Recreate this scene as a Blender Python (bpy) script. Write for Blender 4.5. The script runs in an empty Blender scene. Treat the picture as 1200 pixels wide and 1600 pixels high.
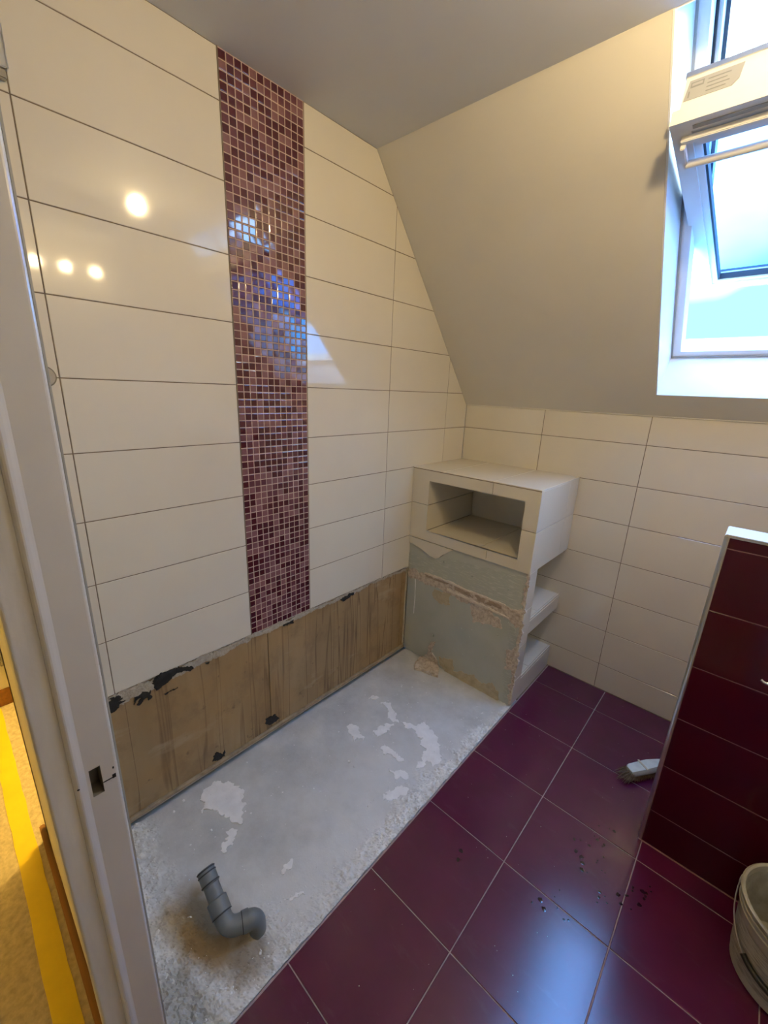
import bpy, bmesh, math, random
from mathutils import Vector, Matrix, noise as mnoise
from mathutils.geometry import delaunay_2d_cdt
random.seed(7)
sc = bpy.context.scene
COL = sc.collection

# ------------------------------------------------------------------ camera
cam_d = bpy.data.cameras.new('camera')
cam = bpy.data.objects.new('camera', cam_d); COL.objects.link(cam)
cam.location = (1.4004, -2.2787, 1.5541)
cam.rotation_euler = (1.283, -0.039, 0.7434)
cam_d.sensor_fit = 'VERTICAL'; cam_d.sensor_height = 36.0; cam_d.sensor_width = 27.0
FPX = 645.827
cam_d.lens = FPX * 36.0 / 1600.0
cam_d.clip_start = 0.01
sc.camera = cam

# ------------------------------------------------------------------ world, exposure
sc.view_settings.view_transform = 'Standard'
sc.view_settings.look = 'None'
sc.view_settings.gamma = 1.0
sc.view_settings.use_curve_mapping = False
sc.view_settings.exposure = 0.25
SKY_STRENGTH = 16.0
w = bpy.data.worlds.new('world'); sc.world = w; w.use_nodes = True
nt = w.node_tree; nt.nodes.clear()
wo = nt.nodes.new('ShaderNodeOutputWorld'); bg = nt.nodes.new('ShaderNodeBackground')
tc = nt.nodes.new('ShaderNodeTexCoord'); ns = nt.nodes.new('ShaderNodeTexNoise')
ns.inputs['Scale'].default_value = 2.2; ns.inputs['Detail'].default_value = 4; ns.inputs['Roughness'].default_value = .5
# clear cyan towards the horizon, bright thin cloud higher up
sx = nt.nodes.new('ShaderNodeSeparateXYZ'); nt.links.new(tc.outputs['Generated'], sx.inputs['Vector'])
nt.links.new(tc.outputs['Generated'], ns.inputs['Vector'])
mr0 = nt.nodes.new('ShaderNodeMapRange'); mr0.inputs[1].default_value = .14; mr0.inputs[2].default_value = .52
nt.links.new(sx.outputs['Z'], mr0.inputs[0])
ma = nt.nodes.new('ShaderNodeMath'); ma.operation = 'MULTIPLY_ADD'; ma.inputs[1].default_value = .9; ma.inputs[2].default_value = -.45
nt.links.new(ns.outputs['Fac'], ma.inputs[0])
mb = nt.nodes.new('ShaderNodeMath'); mb.operation = 'ADD'; nt.links.new(mr0.outputs[0], mb.inputs[0]); nt.links.new(ma.outputs[0], mb.inputs[1])
rp = nt.nodes.new('ShaderNodeValToRGB'); nt.links.new(mb.outputs[0], rp.inputs['Fac'])
rp.color_ramp.elements[0].position = .05; rp.color_ramp.elements[0].color = (.030, .20, .54, 1)
rp.color_ramp.elements[1].position = .95; rp.color_ramp.elements[1].color = (.62, .90, 1.16, 1)
nt.links.new(rp.outputs['Color'], bg.inputs['Color']); bg.inputs['Strength'].default_value = SKY_STRENGTH
nt.links.new(bg.outputs['Background'], wo.inputs['Surface'])

DOWNLIGHT_W = 12.5; BULB_W = 2.8; HALL_W = 110.0
WARM = (1.0, .75, .40); HALL_C = (1.0, .66, .17)

# ------------------------------------------------------------------ materials
def mat(name, col, rough=.5, metal=0, spec=.5, **k):
    """procedural material: base colour broken by noise, fine bump"""
    m = bpy.data.materials.new(name); m.use_nodes = True
    n = m.node_tree.nodes; l = m.node_tree.links; b = n['Principled BSDF']
    b.inputs['Roughness'].default_value = rough; b.inputs['Metallic'].default_value = metal
    b.inputs['Specular IOR Level'].default_value = spec
    if 'coat' in k: b.inputs['Coat Weight'].default_value = k['coat']; b.inputs['Coat Roughness'].default_value = .03
    t = n.new('ShaderNodeTexCoord')
    mp = n.new('ShaderNodeMapping'); l.new(t.outputs['Object'], mp.inputs['Vector'])
    mp.inputs['Scale'].default_value = k.get('stretch', (1, 1, 1))
    no = n.new('ShaderNodeTexNoise'); no.inputs['Scale'].default_value = k.get('scale', 6); no.inputs['Detail'].default_value = k.get('detail', 5)
    no.inputs['Roughness'].default_value = k.get('nrough', .55)
    l.new(mp.outputs['Vector'], no.inputs['Vector'])
    r = n.new('ShaderNodeValToRGB'); l.new(no.outputs['Fac'], r.inputs['Fac'])
    v = k.get('var', .06)
    c2 = k.get('col2')
    lo = tuple(max(0, c * (1 - v)) for c in col); hi = c2 if c2 else tuple(c * (1 + v) for c in col)
    if c2: lo = col
    e = r.color_ramp.elements
    e[0].position = k.get('p0', .3); e[1].position = k.get('p1', .7)
    e[0].color = (*lo, 1); e[1].color = (*hi, 1)
    l.new(r.outputs['Color'], b.inputs['Base Color'])
    if k.get('bump', 0):
        n2 = n.new('ShaderNodeTexNoise'); n2.inputs['Scale'].default_value = k.get('bscale', 120); n2.inputs['Detail'].default_value = 4
        l.new(mp.outputs['Vector'] if k.get('bstretch') else t.outputs['Object'], n2.inputs['Vector'])
        bp = n.new('ShaderNodeBump'); bp.inputs['Strength'].default_value = k['bump']; bp.inputs['Distance'].default_value = k.get('bdist', .002)
        l.new(n2.outputs['Fac'], bp.inputs['Height']); l.new(bp.outputs['Normal'], b.inputs['Normal'])
    if k.get('rvar'):
        n3 = n.new('ShaderNodeTexNoise'); n3.inputs['Scale'].default_value = k.get('rscale', 9); n3.inputs['Detail'].default_value = 6
        l.new(t.outputs['Object'], n3.inputs['Vector'])
        mr = n.new('ShaderNodeMapRange'); mr.inputs[1].default_value = .3; mr.inputs[2].default_value = .75
        mr.inputs[3].default_value = rough; mr.inputs[4].default_value = rough + k['rvar']
        l.new(n3.outputs['Fac'], mr.inputs[0]); l.new(mr.outputs[0], b.inputs['Roughness'])
    return m

def emis(name, col, s):
    m = bpy.data.materials.new(name); m.use_nodes = True
    n = m.node_tree.nodes; b = n['Principled BSDF']
    b.inputs['Base Color'].default_value = (.9, .9, .9, 1)
    b.inputs['Emission Color'].default_value = (*col, 1); b.inputs['Emission Strength'].default_value = s
    return m

M = {}
M['cream'] = mat('cream_tile_glaze', (.70, .65, .53), .06, spec=.9, var=.025, scale=3, bump=.012, bscale=14)
M['cream_grout'] = mat('brown_grey_grout', (.185, .14, .095), .8, var=.25, scale=25, bump=.3)
M['paint'] = mat('cream_wall_paint', (.67, .635, .545), .55, var=.02, scale=4, bump=.06, bscale=70)
M['ceil'] = mat('white_ceiling_paint', (.68, .68, .66), .65, var=.02, scale=3, bump=.05, bscale=60)
M['white'] = mat('white_window_paint', (.78, .78, .77), .35, var=.02)
M['sashwhite'] = mat('white_sash_lacquer', (.74, .74, .72), .3, var=.03)
M['maroon_floor'] = mat('maroon_floor_glaze', (.080, .0065, .036), .20, spec=.82, var=.10, scale=9, detail=8)
M['floor_grout'] = mat('grey_pink_grout', (.33, .245, .26), .85, var=.15, scale=30, bump=.3)
M['maroon_wall'] = mat('dark_red_wall_glaze', (.042, .0014, .009), .10, spec=.4, var=.08, scale=5, bump=.01, bscale=12)
M['red_grout'] = mat('dusty_red_grout', (.24, .125, .125), .85, var=.2, scale=30)
M['mos_a'] = mat('dark_wine_glass', (.075, .015, .022), .05, spec=1.0, var=.12, scale=30)
M['mos_b'] = mat('wine_glass', (.125, .042, .054), .05, spec=1.0, var=.12, scale=30)
M['mos_c'] = mat('dusty_mauve_glass', (.215, .10, .105), .06, spec=1.0, var=.12, scale=30)
M['mos_grout'] = mat('pale_mosaic_grout', (.50, .36, .29), .8, var=.1, scale=30)
M['chrome'] = mat('chrome', (.75, .75, .76), .12, 1, var=.02)
M['alu'] = mat('brushed_aluminium', (.62, .63, .64), .28, 1, var=.05, scale=20)
M['darkalu'] = mat('dark_window_cladding', (.055, .075, .10), .4, .4, var=.1)
M['gasket'] = mat('black_rubber', (.012, .014, .02), .6, var=.1)
M['jamb'] = mat('white_door_frame_paint', (.54, .53, .51), .16, spec=.7, coat=.5, var=.03, scale=7, bump=.04, bscale=35)
M['jambrough'] = mat('brushed_frame_paint', (.54, .53, .51), .42, var=.10, scale=40, stretch=(1, 1, .15), bump=.12, bscale=160)
M['plasterboard'] = mat('green_plasterboard', (.43, .455, .405), .75, col2=(.49, .51, .455), scale=7, bump=.05, bscale=200)
M['boardscraped'] = mat('scraped_green_board', (.425, .45, .395), .8, col2=(.60, .61, .54), scale=60, stretch=(.35, 1, 3.2), detail=6, p0=.52, p1=.72, bump=.3, bscale=120)
M['plaster'] = mat('pale_pink_plaster', (.40, .325, .255), .9, col2=(.66, .575, .48), scale=55, detail=8, nrough=.7, p0=.36, p1=.6, bump=.9, bscale=110, bdist=.004)
M['ledge'] = mat('pale_plaster_ridge', (.62, .55, .46), .9, col2=(.74, .67, .58), scale=40, bump=.6, bscale=120)
M['groove'] = mat('tan_paper_groove', (.36, .28, .21), .9, var=.15, scale=40)
M['plaster_y'] = mat('yellow_plaster_smear', (.43, .365, .235), .9, col2=(.56, .49, .35), scale=30, bump=.6, bscale=100, bdist=.003)
M['whiteplaster'] = mat('white_plaster', (.76, .765, .755), .9, col2=(.87, .875, .865), scale=22, bump=.5, bscale=90, bdist=.003)
M['rubble'] = mat('crumbly_white_mortar', (.56, .57, .555), .95, col2=(.78, .79, .775), scale=34, bump=1.0, bscale=110, bdist=.006)
M['tar'] = mat('black_mould', (.012, .011, .010), .8, var=.4, scale=50, bump=.6, bscale=120)
M['glue'] = mat('grey_adhesive', (.33, .28, .205), .9, col2=(.46, .41, .33), scale=60, nrough=.8, p0=.35, p1=.62, bump=1., bscale=130, bdist=.004)
M['oak'] = mat('brown_skirting_wood', (.20, .078, .012), .45, var=.3, scale=9, stretch=(.2, 6, 6))
M['batten'] = mat('dusty_wood_batten', (.36, .285, .19), .8, var=.25, scale=30)
M['pipe'] = mat('grey_plastic_pipe', (.145, .165, .175), .42, var=.12, scale=25, detail=8, rvar=.2)
M['rubber'] = mat('dark_rubber_seal', (.03, .034, .038), .5, var=.1)
M['fleece'] = mat('beige_floor_fleece', (.47, .40, .28), .95, var=.2, scale=60, bump=.6, bscale=170)
M['tape'] = mat('yellow_tape', (.72, .53, .008), .5, var=.06, scale=12, bump=.25, bscale=24)
M['hallpaint'] = mat('hall_wall_paint', (.70, .66, .55), .6, var=.03)
M['greymetal'] = mat('grey_painted_metal', (.22, .21, .19), .5, .3, var=.1)
M['bucket'] = mat('dirty_white_plastic', (.30, .285, .235), .55, col2=(.47, .455, .385), scale=13, detail=9, bump=.2, bscale=60, rvar=.2)
M['bucketprint'] = mat('faded_print_label', (.22, .215, .185), .6, col2=(.40, .39, .335), scale=30, stretch=(1, 1, 9), detail=6, p0=.42, p1=.58)
M['cement'] = mat('dried_cement_residue', (.20, .19, .155), .9, col2=(.33, .32, .265), scale=18, bump=.8, bscale=70, bdist=.004)
M['wire'] = mat('galvanised_wire', (.45, .44, .41), .4, .9, var=.1)
M['black'] = mat('black_plastic', (.008, .008, .008), .45, var=.1)
M['brushwhite'] = mat('worn_white_brush_body', (.46, .50, .44), .5, col2=(.64, .67, .61), scale=25, detail=8)
M['bristle'] = mat('brown_bristles', (.10, .06, .035), .8, col2=(.24, .16, .10), scale=90)
M['plate'] = mat('grey_data_plate', (.33, .335, .32), .4, var=.05)
M['platedark'] = mat('dark_print', (.22, .225, .215), .5, var=.05)
M['bulb'] = emis('bulb_glass', WARM, DOWNLIGHT_W * 46); M['wallbulb'] = emis('wall_bulb_glass', WARM, BULB_W * 66)
M['nickel'] = mat('dull_nickel', (.45, .43, .40), .25, 1, var=.1)
M['hallbulb'] = emis('hall_bulb_glass', HALL_C, 20.0)

def wood_mat():
    m = mat('stained_plywood', (.27, .18, .085), .6, col2=(.37, .26, .135), scale=1.6, detail=6, stretch=(1, 3.2, .6), p0=.34, p1=.66, bump=.25, bscale=25, bstretch=True)
    n = m.node_tree.nodes; l = m.node_tree.links; b = n['Principled BSDF']
    src = b.inputs['Base Color'].links[0].from_socket
    t = n.new('ShaderNodeTexCoord')
    def layer(src, scale, stretch, a, c, col, fac, loc=(0, 0, 0), dist=0, band=0):
        mp = n.new('ShaderNodeMapping'); mp.inputs['Scale'].default_value = stretch; mp.inputs['Location'].default_value = loc
        l.new(t.outputs['Object'], mp.inputs['Vector'])
        no = n.new('ShaderNodeTexNoise'); no.inputs['Scale'].default_value = scale; no.inputs['Detail'].default_value = 3 if band else 8; no.inputs['Roughness'].default_value = .6; no.inputs['Distortion'].default_value = dist
        l.new(mp.outputs['Vector'], no.inputs['Vector']); o = no.outputs['Fac']
        if band:                                  # thin contour lines of the noise: run marks
            s1 = n.new('ShaderNodeMath'); s1.operation = 'SUBTRACT'; s1.inputs[1].default_value = .5; l.new(o, s1.inputs[0])
            s2 = n.new('ShaderNodeMath'); s2.operation = 'ABSOLUTE'; l.new(s1.outputs[0], s2.inputs[0]); o = s2.outputs[0]
        mr = n.new('ShaderNodeMapRange'); mr.inputs[1].default_value = a; mr.inputs[2].default_value = c
        if band: mr.inputs[3].default_value = fac; mr.inputs[4].default_value = 0
        else: mr.inputs[4].default_value = fac
        l.new(o, mr.inputs[0])
        mx = n.new('ShaderNodeMix'); mx.data_type = 'RGBA'; mx.inputs[7].default_value = (*col, 1)
        l.new(mr.outputs[0], mx.inputs[0]); l.new(src, mx.inputs[6]); return mx.outputs[2]
    s = layer(src, 2.2, (1, 4.2, .16), .0, .018, (.11, .06, .025), .75, (0, 2, 0), .15, 1)     # dark run marks
    s = layer(s, 2.6, (1, 3.5, .5), .56, .74, (.47, .35, .20), .55, (3, 1, 2))               # pale vertical streaks
    s = layer(s, 4, (1, .9, 2.6), .60, .72, (.46, .39, .27), .55, (9, 4, 2))                 # pale smears
    s = layer(s, 1.3, (1, 1, 1.5), .50, .66, (.36, .21, .07), .55, (5, 2.6, 1))              # orange glue areas
    s = layer(s, 7, (1, 1.2, 1), .50, .74, (.17, .11, .055), .7, (4, 1, 8))                 # brown mottling
    s = layer(s, 14, (1, 1, 1), .64, .72, (.07, .045, .025), .7, (1, 7, 5))                   # mould spots
    l.new(s, b.inputs['Base Color'])
    return m
M['ply'] = wood_mat()

def screed_mat():
    m = mat('grey_screed', (.45, .46, .45), .88, col2=(.62, .63, .615), scale=4.5, detail=10, nrough=.7, p0=.34, p1=.66, bump=.5, bscale=150, bdist=.002)
    n = m.node_tree.nodes; l = m.node_tree.links; b = n['Principled BSDF']
    src = b.inputs['Base Color'].links[0].from_socket
    t = n.new('ShaderNodeTexCoord')
    def spot(src, c, rad, sq, ang, col, fac, edge=.35):
        mp = n.new('ShaderNodeMapping'); mp.vector_type = 'TEXTURE'
        mp.inputs['Location'].default_value = (*c, 0); mp.inputs['Rotation'].default_value = (0, 0, ang); mp.inputs['Scale'].default_value = (rad, rad * sq, 1)
        l.new(t.outputs['Object'], mp.inputs['Vector'])
        no = n.new('ShaderNodeTexNoise'); no.inputs['Scale'].default_value = 14; no.inputs['Detail'].default_value = 6
        l.new(t.outputs['Object'], no.inputs['Vector'])
        ln = n.new('ShaderNodeVectorMath'); ln.operation = 'LENGTH'; l.new(mp.outputs['Vector'], ln.inputs[0])
        ad = n.new('ShaderNodeMath'); ad.operation = 'MULTIPLY_ADD'; ad.inputs[1].default_value = 1.1; l.new(no.outputs['Fac'], ad.inputs[0]); l.new(ln.outputs['Value'], ad.inputs[2])
        mr = n.new('ShaderNodeMapRange'); mr.inputs[1].default_value = 1.55 - edge; mr.inputs[2].default_value = 1.55 + edge; mr.inputs[3].default_value = fac; mr.inputs[4].default_value = 0
        l.new(ad.outputs[0], mr.inputs[0])
        mx = n.new('ShaderNodeMix'); mx.data_type = 'RGBA'; mx.inputs[7].default_value = (*col, 1)
        l.new(mr.outputs[0], mx.inputs[0]); l.new(src, mx.inputs[6]); return mx.outputs[2]
    s = src
    s = spot(s, (.52, -1.20), .33, .55, 1.2, (.69, .70, .685), .5, .5)
    s = spot(s, (.62, -1.62), .26, .45, 1.3, (.72, .73, .715), .6, .5)
    no = n.new('ShaderNodeTexNoise'); no.inputs['Scale'].default_value = 60; no.inputs['Detail'].default_value = 6; l.new(t.outputs['Object'], no.inputs['Vector'])
    cr_ = n.new('ShaderNodeValToRGB'); cr_.color_ramp.elements[0].position = .35; cr_.color_ramp.elements[1].position = .6
    cr_.color_ramp.elements[0].color = (.60, .61, .595, 1); cr_.color_ramp.elements[1].color = (.86, .87, .855, 1); l.new(no.outputs['Fac'], cr_.inputs['Fac'])
    am = n.new('ShaderNodeAttribute'); am.attribute_name = 'mortar'
    mx = n.new('ShaderNodeMix'); mx.data_type = 'RGBA'; l.new(am.outputs['Fac'], mx.inputs[0]); l.new(s, mx.inputs[6]); l.new(cr_.outputs['Color'], mx.inputs[7]); s = mx.outputs[2]
    s = spot(s, (.60, -2.10), .12, .45, .3, (.24, .25, .235), .6)
    s = spot(s, (.49, -1.985), .15, .5, .12, (.27, .185, .085), .9)            # rusty damp stain by the waste pipe
    s = spot(s, (.645, -1.925), .06, .8, .0, (.22, .17, .11), .7)
    l.new(s, b.inputs['Base Color'])
    return m
M['screed'] = screed_mat()

def dust(m):
    n = m.node_tree.nodes; l = m.node_tree.links; b = n['Principled BSDF']; s = b.inputs['Base Color'].links[0].from_socket
    t = n.new('ShaderNodeTexCoord')
    for sc_, st, a, c, col, fac, rot in ((5, (1, 3.2, 1), .58, .85, (.17, .09, .13), .28, .7), (26, (1, 7, 1), .66, .82, (.22, .14, .18), .30, 1.1), (34, (6, 1, 1), .68, .84, (.2, .13, .17), .28, .4)):
        mp = n.new('ShaderNodeMapping'); mp.inputs['Scale'].default_value = st; mp.inputs['Rotation'].default_value = (0, 0, rot); l.new(t.outputs['Object'], mp.inputs['Vector'])
        no = n.new('ShaderNodeTexNoise'); no.inputs['Scale'].default_value = sc_; no.inputs['Detail'].default_value = 7; no.inputs['Roughness'].default_value = .68; l.new(mp.outputs['Vector'], no.inputs['Vector'])
        mr = n.new('ShaderNodeMapRange'); mr.inputs[1].default_value = a; mr.inputs[2].default_value = c; mr.inputs[4].default_value = fac; l.new(no.outputs['Fac'], mr.inputs[0])
        mx = n.new('ShaderNodeMix'); mx.data_type = 'RGBA'; mx.inputs[7].default_value = (*col, 1); l.new(mr.outputs[0], mx.inputs[0]); l.new(s, mx.inputs[6]); s = mx.outputs[2]
    l.new(s, b.inputs['Base Color'])
dust(M['maroon_floor'])
M['drop'] = mat('water_on_maroon', (.020, .0015, .010), .04, spec=.8, var=.1)

def glass_mat():
    m = bpy.data.materials.new('blue_tinted_window_glass'); m.use_nodes = True
    n = m.node_tree.nodes; l = m.node_tree.links; n.clear()
    o = n.new('ShaderNodeOutputMaterial'); tr = n.new('ShaderNodeBsdfTransparent'); gl = n.new('ShaderNodeBsdfGlossy'); mx = n.new('ShaderNodeMixShader'); fr = n.new('ShaderNodeFresnel')
    t = n.new('ShaderNodeTexCoord'); no = n.new('ShaderNodeTexNoise'); no.inputs['Scale'].default_value = 7; no.inputs['Detail'].default_value = 5
    r = n.new('ShaderNodeValToRGB'); r.color_ramp.elements[0].color = (.45, .61, .84, 1); r.color_ramp.elements[1].color = (.50, .66, .89, 1)
    l.new(t.outputs['Object'], no.inputs['Vector']); l.new(no.outputs['Fac'], r.inputs['Fac']); l.new(r.outputs['Color'], tr.inputs['Color'])
    gl.inputs['Roughness'].default_value = .02; mx.inputs[0].default_value = .05; n.remove(fr)
    l.new(tr.outputs[0], mx.inputs[1]); l.new(gl.outputs[0], mx.inputs[2]); l.new(mx.outputs[0], o.inputs['Surface'])
    return m
M['glass'] = glass_mat()

# ------------------------------------------------------------------ mesh helpers
def link(name, me, m, parent=None):
    o = bpy.data.objects.new(name, me); COL.objects.link(o)
    for x in (m if isinstance(m, (list, tuple)) else [m]): 
        if x is not None and len(me.materials) < 8: me.materials.append(M[x] if isinstance(x, str) else x)
    if parent: o.parent = parent
    return o
def from_bm(name, bm, m, parent=None, smooth=False):
    me = bpy.data.meshes.new(name); bmesh.ops.recalc_face_normals(bm, faces=bm.faces); bm.to_mesh(me); bm.free()
    if smooth:
        for p in me.polygons: p.use_smooth = True
        try: me.set_sharp_from_angle(angle=math.radians(40))
        except Exception: pass
    return link(name, me, m, parent)
def tag(o, label, cat=None, group=None, kind=None):
    o['label'] = label
    if cat: o['category'] = cat
    if group: o['group'] = group
    if kind: o['kind'] = kind
    return o
def empty(name, loc=(0, 0, 0)):
    o = bpy.data.objects.new(name, None); COL.objects.link(o); o.location = loc; o.empty_display_size = .05
    return o
def bx(bm, a, b, T=None):
    """axis box from corner a to corner b, optionally mapped through T(x,y,z)"""
    vs = []
    for z in (a[2], b[2]):
        for y in (a[1], b[1]):
            for x in (a[0], b[0]):
                vs.append(bm.verts.new(T(x, y, z) if T else (x, y, z)))
    for f in ((0, 2, 3, 1), (4, 5, 7, 6), (0, 1, 5, 4), (2, 6, 7, 3), (0, 4, 6, 2), (1, 3, 7, 5)):
        bm.faces.new([vs[i] for i in f])
    return vs
def box(name, a, b, m, parent=None, T=None, bev=0):
    bm = bmesh.new(); bx(bm, a, b, T)
    if bev:
        bmesh.ops.recalc_face_normals(bm, faces=bm.faces)
        bmesh.ops.bevel(bm, geom=bm.edges[:], offset=bev, segments=2, affect='EDGES')
    return from_bm(name, bm, m, parent, smooth=bool(bev))
class Fr:
    def __init__(s, o, u, v, n): s.o, s.u, s.v, s.n = map(Vector, (o, u, v, n))
    def __call__(s, a, b, c=0): return s.o + s.u * a + s.v * b + s.n * c
LW = Fr((0, 0, 0), (0, 1, 0), (0, 0, 1), (1, 0, 0))             # plane facing +x : (y, z)
def LWx(x): return Fr((x, 0, 0), (0, 1, 0), (0, 0, 1), (1, 0, 0))
def BWy(y): return Fr((0, y, 0), (1, 0, 0), (0, 0, 1), (0, -1, 0))  # plane facing -y : (x, z)
def FLz(z): return Fr((0, 0, z), (1, 0, 0), (0, 1, 0), (0, 0, 1))   # plane facing +z : (x, y)
def clip(poly, A, B, C):
    """keep A*a+B*b<=C"""
    out = []
    for i in range(len(poly)):
        p, q = poly[i], poly[(i + 1) % len(poly)]
        dp, dq = A * p[0] + B * p[1] - C, A * q[0] + B * q[1] - C
        if dp <= 0: out.append(p)
        if dp * dq < 0:
            t = dp / (dp - dq); out.append((p[0] + t * (q[0] - p[0]), p[1] + t * (q[1] - p[1])))
    return out
def area(p): return .5 * sum(p[i][0] * p[(i + 1) % len(p)][1] - p[(i + 1) % len(p)][0] * p[i][1] for i in range(len(p)))
def inset(poly, d):
    n = len(poly); out = []
    for i in range(n):
        p0, p1, p2 = poly[i - 1], poly[i], poly[(i + 1) % n]
        def off(a, b):
            L = math.hypot(b[0] - a[0], b[1] - a[1]) or 1e-9
            nx, ny = -(b[1] - a[1]) / L, (b[0] - a[0]) / L
            return (a[0] + nx * d, a[1] + ny * d), ((b[0] - a[0]) / L, (b[1] - a[1]) / L)
        (a, da), (b, db) = off(p0, p1), off(p1, p2)
        cr = da[0] * db[1] - da[1] * db[0]
        if abs(cr) < 1e-6: out.append(b); continue
        t = ((b[0] - a[0]) * db[1] - (b[1] - a[1]) * db[0]) / cr
        out.append((a[0] + da[0] * t, a[1] + da[1] * t))
    return out
def slab(bm, poly, F, back, front, ch=0, tilt=(0, 0)):
    """polygon prism on frame F, from depth back to depth front, front edge chamfered by ch"""
    if area(poly) < 0: poly = poly[::-1]
    cx = sum(p[0] for p in poly) / len(poly); cy = sum(p[1] for p in poly) / len(poly)
    def P(p, c): return bm.verts.new(F(p[0], p[1], c + tilt[0] * (p[0] - cx) + tilt[1] * (p[1] - cy)))
    loops = [[P(p, back) for p in poly]]
    if ch:
        loops.append([P(p, front - ch) for p in poly]); loops.append([P(p, front) for p in inset(poly, ch)])
    else: loops.append([P(p, front) for p in poly])
    n = len(poly)
    for A, B in zip(loops, loops[1:]):
        for i in range(n): bm.faces.new((A[i], A[(i + 1) % n], B[(i + 1) % n], B[i]))
    bm.faces.new(loops[-1]); bm.faces.new(loops[0][::-1])
def piece(name, poly, F, back, front, m, parent, ch=.0008, tilt=0):
    bm = bmesh.new(); t = (random.uniform(-tilt, tilt), random.uniform(-tilt, tilt))
    slab(bm, poly, F, back, front, ch, t)
    return from_bm(name, bm, m, parent)
def rect(a0, a1, b0, b1, g=0): return [(a0 + g, b0 + g), (a1 - g, b0 + g), (a1 - g, b1 - g), (a0 + g, b1 - g)]
def rag(poly, step, jit, seed=0, big=0):
    """ragged outline: subdivided, jittered, with optional coarse fractal offsets"""
    rnd = random.Random(seed); out = []
    for i in range(len(poly)):
        p, q = poly[i], poly[(i + 1) % len(poly)]
        L = math.hypot(q[0] - p[0], q[1] - p[1]); k = max(1, int(L / step))
        for j in range(k):
            t = j / k; a = p[0] + t * (q[0] - p[0]); b = p[1] + t * (q[1] - p[1]); ox = oy = 0
            if big:
                for f, w_ in ((24, 1), (60, .7), (140, .45)):
                    ox += w_ * mnoise.noise(Vector((a * f, b * f, seed * 3.1))); oy += w_ * mnoise.noise(Vector((a * f, b * f, seed * 3.1 + 50)))
            out.append((a + big * ox + rnd.uniform(-jit, jit), b + big * oy + rnd.uniform(-jit, jit)))
    return out
def ragged(name, poly, F, h, m, parent, step=.012, jit=.004, seed=0, rough=.35, base=0.0, big=0.0):
    """lump of plaster / smear with a ragged outline and uneven raised top"""
    rnd = random.Random(seed); pl = rag(poly, step, jit, seed, big)
    if area(pl) < 0: pl = pl[::-1]
    def inside(x, y):
        c = False
        for k in range(len(pl)):
            (x1, y1), (x2, y2) = pl[k - 1], pl[k]
            if (y1 > y) != (y2 > y) and x < (x2 - x1) * (y - y1) / (y2 - y1) + x1: c = not c
        return c
    g_ = max(step * 1.6, .006); xs = [p[0] for p in pl]; ys = [p[1] for p in pl]
    inner = [(x, y) for x, y in ((min(xs) + g_ * (a + .5 * (b % 2)), min(ys) + g_ * b) for a in range(int((max(xs) - min(xs)) / g_) + 1) for b in range(int((max(ys) - min(ys)) / g_) + 1)) if inside(x, y)]
    n0 = len(pl)
    vo, eo, fo, *_ = delaunay_2d_cdt([Vector(p) for p in pl + inner], [(k, (k + 1) % n0) for k in range(n0)], [], 1, 1e-6)
    bm = bmesh.new(); vv = [bm.verts.new((p.x, p.y, 0)) for p in vo]
    for f in fo:
        try: bm.faces.new([vv[k] for k in f])
        except ValueError: pass
    for v in [v for v in bm.verts if not v.link_faces]: bm.verts.remove(v)
    bd = set(v for e in bm.edges if e.is_boundary for v in e.verts)
    for v in bm.verts:
        k = mnoise.noise(Vector((v.co.x * 45 + seed, v.co.y * 45, seed * .7)))
        v.co.z = base + (h * .8 if v in bd else h * (1 + rough * 2 * k))
    ext = bmesh.ops.extrude_edge_only(bm, edges=[e for e in bm.edges if e.is_boundary])
    for v in [g for g in ext['geom'] if isinstance(g, bmesh.types.BMVert)]: v.co.z = base - .0004 - h * .3
    for v in bm.verts: v.co = F(v.co.x, v.co.y, v.co.z)
    return from_bm(name, bm, m, parent)
def tube(bm, pts, r, seg=14, cap=True):
    pts = [Vector(p) for p in pts]; rs = r if isinstance(r, (list, tuple)) else [r] * len(pts)
    d0 = (pts[1] - pts[0]).normalized(); up = Vector((0, 0, 1)) if abs(d0.z) < .9 else Vector((1, 0, 0))
    side = d0.cross(up).normalized(); rings = []
    for i, p in enumerate(pts):
        d = (pts[min(i + 1, len(pts) - 1)] - pts[max(i - 1, 0)]).normalized()
        side = (side - d * side.dot(d)).normalized(); v2 = d.cross(side)
        rings.append([bm.verts.new(p + (side * math.cos(2 * math.pi * k / seg) + v2 * math.sin(2 * math.pi * k / seg)) * rs[i]) for k in range(seg)])
    for A, B in zip(rings, rings[1:]):
        for k in range(seg): bm.faces.new((A[k], A[(k + 1) % seg], B[(k + 1) % seg], B[k]))
    if cap: bm.faces.new(rings[0][::-1]); bm.faces.new(rings[-1])
def tubeo(name, pts, r, m, parent=None, seg=14, cap=True):
    bm = bmesh.new(); tube(bm, pts, r, seg, cap); return from_bm(name, bm, m, parent, smooth=True)
def lathe(name, prof, c, m, parent=None, seg=40, axis=(0, 0, 1)):
    bm = bmesh.new(); R = Vector((0, 0, 1)).rotation_difference(Vector(axis)).to_matrix(); rings = []
    for r, z in prof:
        if r < 1e-6: rings.append([bm.verts.new(Vector(c) + R @ Vector((0, 0, z)))]); continue
        rings.append([bm.verts.new(Vector(c) + R @ Vector((r * math.cos(2 * math.pi * k / seg), r * math.sin(2 * math.pi * k / seg), z))) for k in range(seg)])
    for A, B in zip(rings, rings[1:]):
        for k in range(seg):
            a = [A[k % len(A)], A[(k + 1) % len(A)], B[(k + 1) % len(B)], B[k % len(B)]]; u = []
            for v in a:
                if v not in u: u.append(v)
            if len(u) > 2: bm.faces.new(u)
    return from_bm(name, bm, m, parent, smooth=True)
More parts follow.
